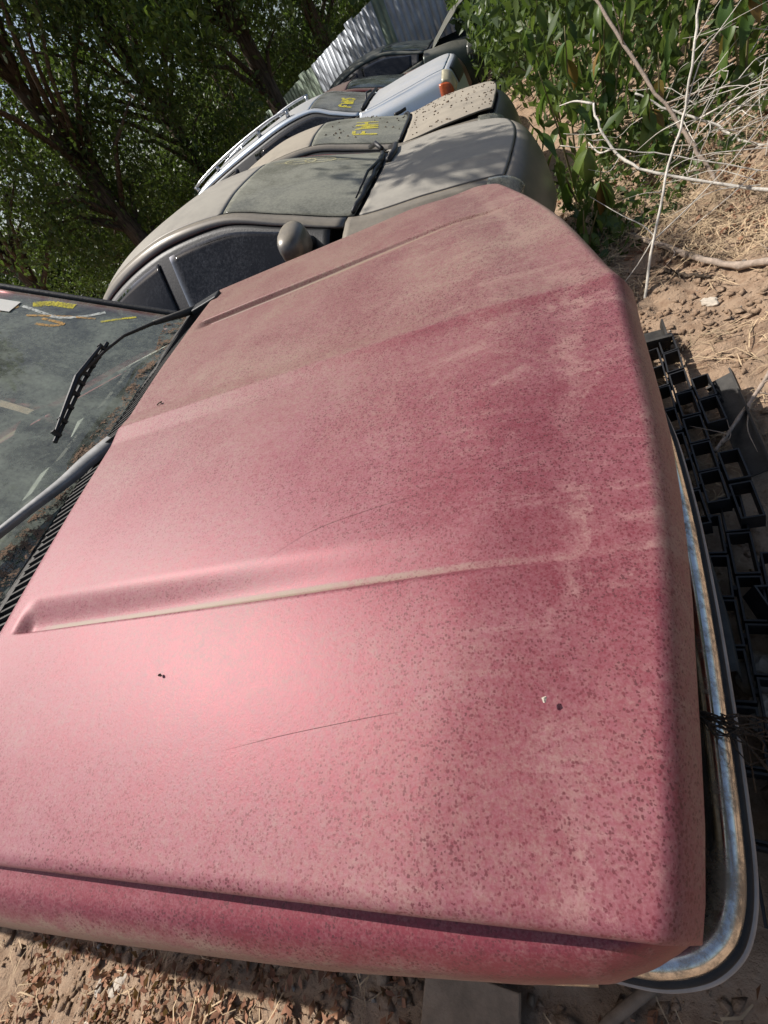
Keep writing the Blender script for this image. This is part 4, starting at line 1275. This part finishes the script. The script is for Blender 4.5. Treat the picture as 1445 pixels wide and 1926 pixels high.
# ------------------------------------------------------------------ dry stalks
def stalk(name, label, pts, r0, r1, mat, twigs=(), n=26, cat='stalk', jit=0.004, seed=0):
    root = empty(name, tuple(pts[0]))
    tag(root, label, cat, 'dry stalks and branches')
    r = np.random.default_rng(seed)
    r0, r1 = r0 * 0.8, r1 * 0.8
    p = spl(np.array(pts) - np.array(pts[0]), n) + r.normal(size=(n, 3)) * jit
    for k in range(5):
        q0 = p[r.integers(4, n - 2)]; d = r.normal(size=3) * (1, 1, 0.6); d[2] = abs(d[2]) * 0.8; d *= r.uniform(0.08, 0.28) / np.linalg.norm(d)
        q = spl([q0, q0 + d * 0.5 + r.normal(size=3) * 0.02, q0 + d + r.normal(size=3) * 0.02], 8)
        MB().tube(q, np.linspace(min(r0, r1) * 0.5, 0.0008, 8), 5).build('twig', mat, root, True)
    MB().tube(p, np.linspace(r0, r1, n) * (1 + 0.22 * r.uniform(-1, 1, n) * (r.random(n) < 0.5)), 8).build('stem', mat, root, True)
    for tw in twigs:
        q = spl(np.array(tw) - np.array(pts[0]), 10)
        MB().tube(q, np.linspace(r1 * 0.75, r1 * 0.3, 10), 6).build('twig', mat, root, True)
    return root


stalk('dry_stalk', 'white dry stalk standing upright beyond the red hood corner', [(1.423, 1.520, -0.06), (1.549, 1.700, 0.214), (1.682, 1.900, 0.431), (1.776, 2.000, 0.551), (1.855, 2.100, 0.747), (1.917, 2.200, 0.924)], 0.0085, 0.006, M['dry'],
      [[(1.776, 2.0, 0.551), (1.885, 2.1, 0.712), (2.071, 2.2, 0.816)], [(1.776, 2.0, 0.551), (1.70, 2.1, 0.52), (1.62, 2.2, 0.46)], [(1.559, 1.715, 0.22), (1.45, 1.68, 0.12), (1.30, 1.66, 0.01)],
       [(1.556, 1.71, 0.22), (1.54, 1.85, 0.235), (1.481, 2.0, 0.267), (1.376, 2.2, 0.358)], [(1.55, 1.70, 0.21), (1.767, 1.9, 0.206), (1.978, 2.0, 0.279), (2.187, 2.2, 0.326)]], jit=0.002)
stalk('dry_stalk', 'thick brown dry stalk leaning down from the top through the thicket', [(1.668, 3.2, 1.105), (1.798, 2.9, 0.696), (1.944, 2.6, 0.315), (2.010, 2.45, 0.128), (2.069, 2.3, -0.05)], 0.010, 0.014, M['drybrown'], jit=0.004, seed=2)
stalk('dry_stalk', 'white curved stalk sweeping to the right edge', [(1.520, 2.60, 0.665), (1.520, 2.5, 0.566), (1.567, 2.4, 0.43), (1.654, 2.25, 0.344), (1.806, 2.1, 0.256), (2.087, 1.9, 0.113), (2.30, 1.75, 0.03)], 0.007, 0.011, M['dry'],
      [[(1.52, 2.6, 0.665), (1.45, 2.7, 0.70), (1.38, 2.8, 0.70)], [(1.55, 2.42, 0.46), (1.50, 2.5, 0.45), (1.47, 2.6, 0.50)]], seed=3, jit=0.002)
stalk('dry_stalk', 'thin pale stalk running level across the thicket', [(1.314, 2.5, 0.581), (1.545, 2.4, 0.468), (1.794, 2.3, 0.329), (2.162, 2.1, 0.108), (2.35, 2.0, 0.02)], 0.003, 0.005, M['dry'], seed=4, jit=0.002)
stalk('dry_stalk', 'grey dry branch lying over the weeds near the right edge', [(1.839, 3.1, 0.485), (1.992, 3.0, 0.334), (2.177, 2.8, 0.186), (2.267, 2.6, 0.08), (2.42, 2.45, 0.02)], 0.007, 0.010, M['dry'],
      [[(2.177, 2.8, 0.19), (2.35, 2.75, 0.25), (2.55, 2.8, 0.24)], [(2.10, 2.88, 0.24), (2.25, 2.7, 0.30), (2.45, 2.6, 0.28)]], seed=5)
lg = [(1.470, 2.467), (1.541, 2.251), (1.613, 1.943), (1.702, 1.704), (1.796, 1.521), (1.915, 1.363), (2.078, 1.176)]
stalk('fallen_branch', 'smooth brown fallen branch lying on the dirt below the weeds', [(x, y, gz(x, y) + 0.028) for x, y in lg], 0.014, 0.024, M['drybrown'], jit=0.003, seed=6, cat='branch')
stalk('dry_stalk', 'bare stick lying across the black plastic grille', [(1.66, 0.72, 0.05), (1.519, 0.53, 0.09), (1.357, 0.344, 0.10)], 0.009, 0.007, M['drybrown'], jit=0.001, seed=7)
stalk('fallen_branch', 'short dark stick half buried in the dirt behind the nose', [(1.55, 1.80, gz(1.55, 1.8) + 0.01), (1.62, 1.62, gz(1.62, 1.62) + 0.02), (1.72, 1.50, gz(1.72, 1.5) + 0.01)], 0.012, 0.008, M['bark'], seed=8, cat='branch')
rs = random.Random(4)
mb = MB()
for k in range(90):        # loose fan of fine dry twigs
    a0 = np.array([rs.uniform(1.9, 2.7), rs.uniform(1.9, 3.2), 0]); a0[2] = gz(a0[0], a0[1]) + rs.uniform(0.02, 0.35)
    d_ = np.array([rs.uniform(-1, 1), rs.uniform(-0.5, 0.5), rs.uniform(-0.3, 0.3)]); d_ *= rs.uniform(0.15, 0.5) / np.linalg.norm(d_)
    mb.tube(spl([a0, a0 + d_ * 0.5 + np.array([rs.gauss(0, .03), rs.gauss(0, .03), 0.03]), a0 + d_ * 0.8, a0 + d_ + np.array([0, 0, rs.gauss(0, .03)])], 8), np.linspace(0.0028, 0.0008, 8), 4, False)
tag(mb.build('dry_twigs', M['dry'], None), 'tangle of fine dry white twigs at the right edge', None, kind='stuff')


def straw(name, label, region, n, L, mat, seed, zmax=0.05):
    r = np.random.default_rng(seed)
    x = r.uniform(region[0], region[1], n); y = r.uniform(region[2], region[3], n)
    keep_ = vnoise(x * 4, y * 4, seed) > -0.15
    x, y = x[keep_], y[keep_]; n = len(x)
    z = ground_z(x, y) + r.uniform(0.003, zmax, n)
    d = np.stack([r.normal(size=n), r.normal(size=n), r.normal(size=n) * 0.25], 1); d /= np.linalg.norm(d, axis=1)[:, None]
    l = L * r.uniform(0.4, 1.3, n)[:, None]
    p = np.stack([x, y, z], 1); s = np.cross(d, [0, 0, 1.0]); s /= np.linalg.norm(s, axis=1)[:, None] + 1e-9
    w = 0.0014 * r.uniform(0.6, 1.6, n)[:, None]
    bend = np.stack([r.normal(size=n), r.normal(size=n), np.abs(r.normal(size=n))], 1) * l * 0.12
    v = np.stack([p - d * l / 2 - s * w, p - d * l / 2 + s * w, p + bend + s * w, p + bend - s * w, p + d * l / 2 + s * w * 0.4, p + d * l / 2 - s * w * 0.4], 1)
    b = np.arange(n)[:, None] * 6
    f = np.concatenate([b + [0, 1, 2, 3], b + [3, 2, 4, 5]])
    o = mesh(name, v.reshape(-1, 3), f, mat)
    return tag(o, label, None, kind='stuff')


straw('dry_grass', 'matted dry straw on the bank below the weeds', (1.25, 3.2, 1.5, 3.0), 5200, 0.16, M['straw'], 3, 0.07)
straw('dry_grass', 'scattered straw on the dirt in front of the cars', (1.2, 2.6, 0.2, 1.7), 1300, 0.12, M['straw'], 4, 0.02)
straw('dry_grass', 'scattered straw on the dirt beside the red car', (-1.9, 1.1, -1.6, -0.95), 500, 0.08, M['straw'], 5, 0.02)

# leaf litter
def litter(name, label, region, n, size, seed, thr=-0.05):
    r = np.random.default_rng(seed)
    x = r.uniform(region[0], region[1], n); y = r.uniform(region[2], region[3], n)
    k = vnoise(x * 5, y * 5, seed) + 0.6 * vnoise(x * 13, y * 13, seed + 1) > thr
    x, y = x[k], y[k]
    C_ = np.stack([x, y, ground_z(x, y) + r.uniform(0.002, 0.022, len(x))], 1)
    d = r.normal(size=(len(x), 3)) * (1, 1, 0.35)
    o = leaves_mesh(name, C_, size, M['litter'], None, 1.9, 0, seed, dirn=d)
    return tag(o, label, None, kind='stuff')


litter('leaf_litter', 'curled brown dead leaves on the dirt beside the red car', (-1.9, 1.2, -1.6, -0.93), 7000, 0.027, 8, -0.02)
litter('leaf_litter', 'dead leaves under the weeds on the bank', (1.2, 3.2, 1.7, 3.6), 2600, 0.045, 9, 0.05)

# ------------------------------------------------------------------ stones and small objects
def stone(name, label, p, s, mat, seed, cat='stone'):
    bm = bmesh.new(); bmesh.ops.create_icosphere(bm, subdivisions=3, radius=1)
    r = np.random.default_rng(seed); o1, o2 = r.uniform(0, 50, 2)
    for v in bm.verts:
        q = np.array(v.co); k = 1 + 0.5 * float(fbm(np.array([q[0] * 1.6 + o1 + q[2]]), np.array([q[1] * 1.6 + o2 - q[2]]), 3, 2)[0])
        v.co = Vector((q[0] * s[0] * k, q[1] * s[1] * k, q[2] * s[2] * k))
    me = bpy.data.meshes.new(name); bm.to_mesh(me); bm.free()
    o = link(name, me, None, mat); o.location = (p[0], p[1], gz(p[0], p[1]) + s[2] * p[2]); o.rotation_euler[2] = r.uniform(0, 6)
    return tag(o, label, cat, 'stones on the ground')


stone('stone', 'pale flat oval stone among dead leaves beside the red car', (-0.775, -1.150, 0.4), (0.038, 0.020, 0.010), M['stone'], 1)
stone('stone', 'smaller pale stone next to the flat oval stone', (-0.85, -1.165, 0.4), (0.026, 0.013, 0.010), M['stone'], 2)
stone('stone', 'pale stone at the bottom edge of the photo', (-0.86, -1.28, 0.3), (0.04, 0.028, 0.012), M['stone'], 3)
stone('stone', 'grey rock in shadow ahead of the chrome bumper', (1.235, -0.345, 0.5), (0.06, 0.07, 0.05), M['greystone'], 4)
stone('stone', 'tan rock in shadow below the grey rock ahead of the bumper', (1.215, -0.455, 0.5), (0.055, 0.06, 0.05), M['stone'], 5)
stone('stone', 'tan clod on the sunlit dirt near the nose', (1.66, 1.33, 0.3), (0.04, 0.025, 0.018), M['stone'], 6)
r_ = np.random.default_rng(77)
def clods(name, label, regions, n, smin, smax, mat, seed):
    r = np.random.default_rng(seed)
    dirs = np.array([(1, 0, 0), (0, 1, 0), (-1, 0, 0), (0, -1, 0), (0, 0, 1), (0, 0, -1)], float)
    tri = np.array([(0, 1, 4), (1, 2, 4), (2, 3, 4), (3, 0, 4), (1, 0, 5), (2, 1, 5), (3, 2, 5), (0, 3, 5)])
    reg = r.integers(0, len(regions), n); R_ = np.array(regions)[reg]
    x = R_[:, 0] + (R_[:, 1] - R_[:, 0]) * r.random(n); y = R_[:, 2] + (R_[:, 3] - R_[:, 2]) * r.random(n)
    k = vnoise(x * 6, y * 6, seed) > -0.22
    x, y = x[k], y[k]; n = len(x)
    s_ = smin + (smax - smin) * r.random(n)**3.5
    a = r.uniform(0, 6.28, n); ca, sa = np.cos(a), np.sin(a)
    d = dirs[None] * r.uniform(0.5, 1.25, (n, 6, 1)) + r.normal(size=(n, 6, 3)) * 0.16
    d[:, :, 0] *= 1.35; d[:, :, 2] *= 0.75
    q = d * s_[:, None, None]
    v = np.stack([q[:, :, 0] * ca[:, None] - q[:, :, 1] * sa[:, None] + x[:, None], q[:, :, 0] * sa[:, None] + q[:, :, 1] * ca[:, None] + y[:, None], q[:, :, 2] + (ground_z(x, y) + s_ * 0.25)[:, None]], 2)
    f = (np.arange(n)[:, None, None] * 6 + tri[None]).reshape(-1, 3)
    return tag(mesh(name, v.reshape(-1, 3), f, mat), label, None, kind='stuff')


clods('soil_clods', 'crumbled clods of dry soil on the sunlit dirt', [(-1.9, 1.1, -1.5, -0.93), (1.15, 2.5, -0.8, 2.1), (1.15, 3.0, 1.0, 2.6)], 9000, 0.003, 0.022, M['dirt'], 71)
clods('gravel', 'loose grey pebbles on the dirt', [(-1.8, 1.1, -1.5, -0.95), (1.15, 2.4, -0.8, 2.0)], 420, 0.003, 0.012, M['greystone'], 78)

mb = MB(); mb.box((0, 0, 0), (0.22, 0.20, 0.018))
bo = mb.build('scrap_board', M['board'], None, bevel=0.003)
bo.location = (0.44, -1.075, 0.035); bo.rotation_euler = (0.03, 0.02, -0.12)
tag(bo, 'flat grey scrap board on the dirt under the red fender', 'board')
mb = MB(); mb.tube([(0.86, -0.93, gz(.86, -.93) + 0.02), (0.806, -0.96, gz(.806, -.96) + 0.03), (0.726, -1.012, gz(.726, -1.012) + 0.02), (0.65, -1.08, gz(.65, -1.08) + 0.015)], [0.008, 0.011, 0.011, 0.009], 8)
tag(mb.build('stick', M['board'], None, True), 'weathered grey stick on the ground under the bumper corner', 'stick', 'dry stalks and branches')

# twine hanging over the bumper
tw = empty('root_twine', (1.02, -0.645, 0.0))
tag(tw, 'tuft of dry roots caught over the chrome bumper', 'roots')
mb = MB()
for k in range(14):
    j = lambda s: RNG.normal(size=3) * s
    z0 = 0.667
    pts = [np.array([-0.03, 0.03, z0 - 0.02]) + j(0.006), np.array([-0.005, 0.008, z0 + 0.022]) + j(0.004), np.array([0.02, -0.012, z0 + 0.03]) + j(0.006), np.array([0.06, -0.02, z0 - 0.0]) + j(0.015), np.array([0.12, -0.03, z0 - 0.15]) + j(0.05)]
    mb.tube(spl(pts, 12), 0.0012, 4, False)
tw_o = mb.build('fibres', M['bark'], tw, True)

# ------------------------------------------------------------------ black plastic grilles lying in front of the nose
def cell_mesh(w, l, h, t):
    m = MB()
    for sx in (-1, 1): m.box((sx * (w - t) / 2, 0, 0), (t, l, h))
    for sy in (-1, 1): m.box((0, sy * (l - t) / 2, 0), (w - 2 * t, t, h))
    me = bpy.data.meshes.new('grille_cell'); me.from_pydata(m.v, [], m.f); me.update(); me.materials.append(M['black'])
    return me


CELL = cell_mesh(0.056, 0.132, 0.055, 0.005)


def box_mesh(name, size, mat):
    m = MB(); m.box((0, 0, 0), size)
    me = bpy.data.meshes.new(name); me.from_pydata(m.v, [], m.f); me.update(); me.materials.append(mat)
    return me


WEB_A = box_mesh('grille_web', (0.009, 0.014, 0.04), M['black'])
WEB_B = box_mesh('grille_web', (0.03, 0.010, 0.04), M['black'])


def lattice(label, loc, rot, cols, rows, miss=()):
    root = empty('grille_insert', loc, rot)
    tag(root, label, 'grille', 'loose black plastic grilles')
    for i in range(cols):
        for j in range(rows):
            if (i, j) in miss: continue
            o = link('grille_cell', CELL, root)
            o.location = (i * 0.063, -j * 0.139 - (0.069 if i % 2 else 0), random.uniform(-0.004, 0.004))
            o.rotation_euler = (random.gauss(0, 0.025), random.gauss(0, 0.03), random.gauss(0, 0.015))
    for i in range(cols):
        for j in range(rows):
            if (i, j) in miss: continue
            y = -j * 0.139 - (0.069 if i % 2 else 0)
            if i < cols - 1 and (i + 1, j) not in miss: link('grille_web', WEB_A, root).location = (i * 0.063 + 0.0315, y - 0.03, -0.01)
            if j < rows - 1 and (i, j + 1) not in miss: link('grille_web', WEB_B, root).location = (i * 0.063, y - 0.0695, -0.01)
    return root


lattice('black plastic egg crate grille on the dirt at the far front corner', (1.285, 1.03, 0.055), (math.radians(-2), math.radians(-4), math.radians(-7)), 4, 7, {(3, 0), (3, 1), (3, 4)})
lattice('black plastic egg crate grille in shadow ahead of the bumper middle', (1.20, 0.12, 0.060), (math.radians(1), math.radians(-2), math.radians(-11)), 5, 7, {(4, 0), (3, 0), (4, 1)})
lattice('second broken black grille piece tipped on edge near the right edge', (1.30, -0.22, 0.075), (math.radians(4), math.radians(28), math.radians(8)), 2, 4)
mb = MB()
R_ = np.array(Matrix.Rotation(math.radians(-24), 3, 'Y') @ Matrix.Rotation(math.radians(0), 3, 'X'))
mb.box((0, 0, 0), (0.075, 0.46, 0.006), R_).box((0.033, 0, 0.028), (0.006, 0.46, 0.03), R_)
for k in range(5): mb.box((-0.03, 0.19 - k * 0.018 - (0.01 if k % 2 else 0), 0.0), (0.03, 0.010, 0.03), R_)
st_ = mb.build('trim_strip', M['dustblack'], None); st_.location = (1.467, 0.48, 0.065); st_.rotation_euler = (math.radians(4), 0, math.radians(-6))
tag(st_, 'broken flat black plastic trim strip lying right of the grille', 'trim', 'loose black plastic trim')
mb = MB(); mb.box((0, 0, 0), (0.14, 0.012, 0.085)).box((0.064, 0.07, -0.02), (0.008, 0.14, 0.045)).box((0, 0.06, -0.036), (0.12, 0.11, 0.006))
br = mb.build('plastic_bracket', M['dustblack'], None); br.location = (1.362, 1.065, 0.065); br.rotation_euler = (0.25, 0.1, -0.05)
tag(br, 'black plastic bracket standing at the end of the grille', 'bracket', 'loose black plastic trim')
for lab, pts, w in (('bent black plastic strip tucked along the chrome bumper', [(1.195, 0.62, 0.13), (1.21, 0.35, 0.13), (1.205, 0.05, 0.14), (1.18, -0.22, 0.13), (1.155, -0.38, 0.12)], 0.04),):
    rows = []
    for p in spl(pts, 30):
        rows.append([(p[0] - w / 2, p[1], p[2] + 0.012), (p[0] + w / 4, p[1], p[2] + 0.014), (p[0] + w / 2, p[1], p[2] - 0.03), (p[0] + w * 0.55, p[1], p[2] - 0.06)])
    o = surf('trim_strip', np.array(rows), M['dustblack'], None, thick=0.004)
    tag(o, lab, 'trim', 'loose black plastic trim')

# debris on the hood
def on_hood(x, y, up=0.002):
    p = Vector((x, y, float(hood_z(np.array([x]), np.array([y]))[0]) + up))
    return red.matrix_world @ p


for k, (x, y, l, lab) in enumerate(((0.10, 0.055, 0.018, 'tiny dark twig on the red hood near the cowl'), (0.88, -0.66, 0.005, 'tiny pale leaf crumb near the front edge of the hood'),
                                    (0.40, -0.61, 0.005, 'small brown leaf crumb on the near half of the hood'))):
    p = on_hood(x, y)
    mb = MB(); mb.tube([(-l / 2, 0, 0.001), (0, l * 0.12, 0.003), (l / 2, -l * 0.1, 0.001)], [0.0012, 0.0022 if k else 0.0014, 0.001], 5)
    mb.box((l * 0.15, l * 0.2, 0.002), (l * 0.4, l * 0.25, 0.002))
    o = mb.build('twig_crumb', M['bark'] if k != 1 else M['stone'], None); o.location = p; o.rotation_euler[2] = k * 1.3
    tag(o, lab, 'debris', 'crumbs on the hood')
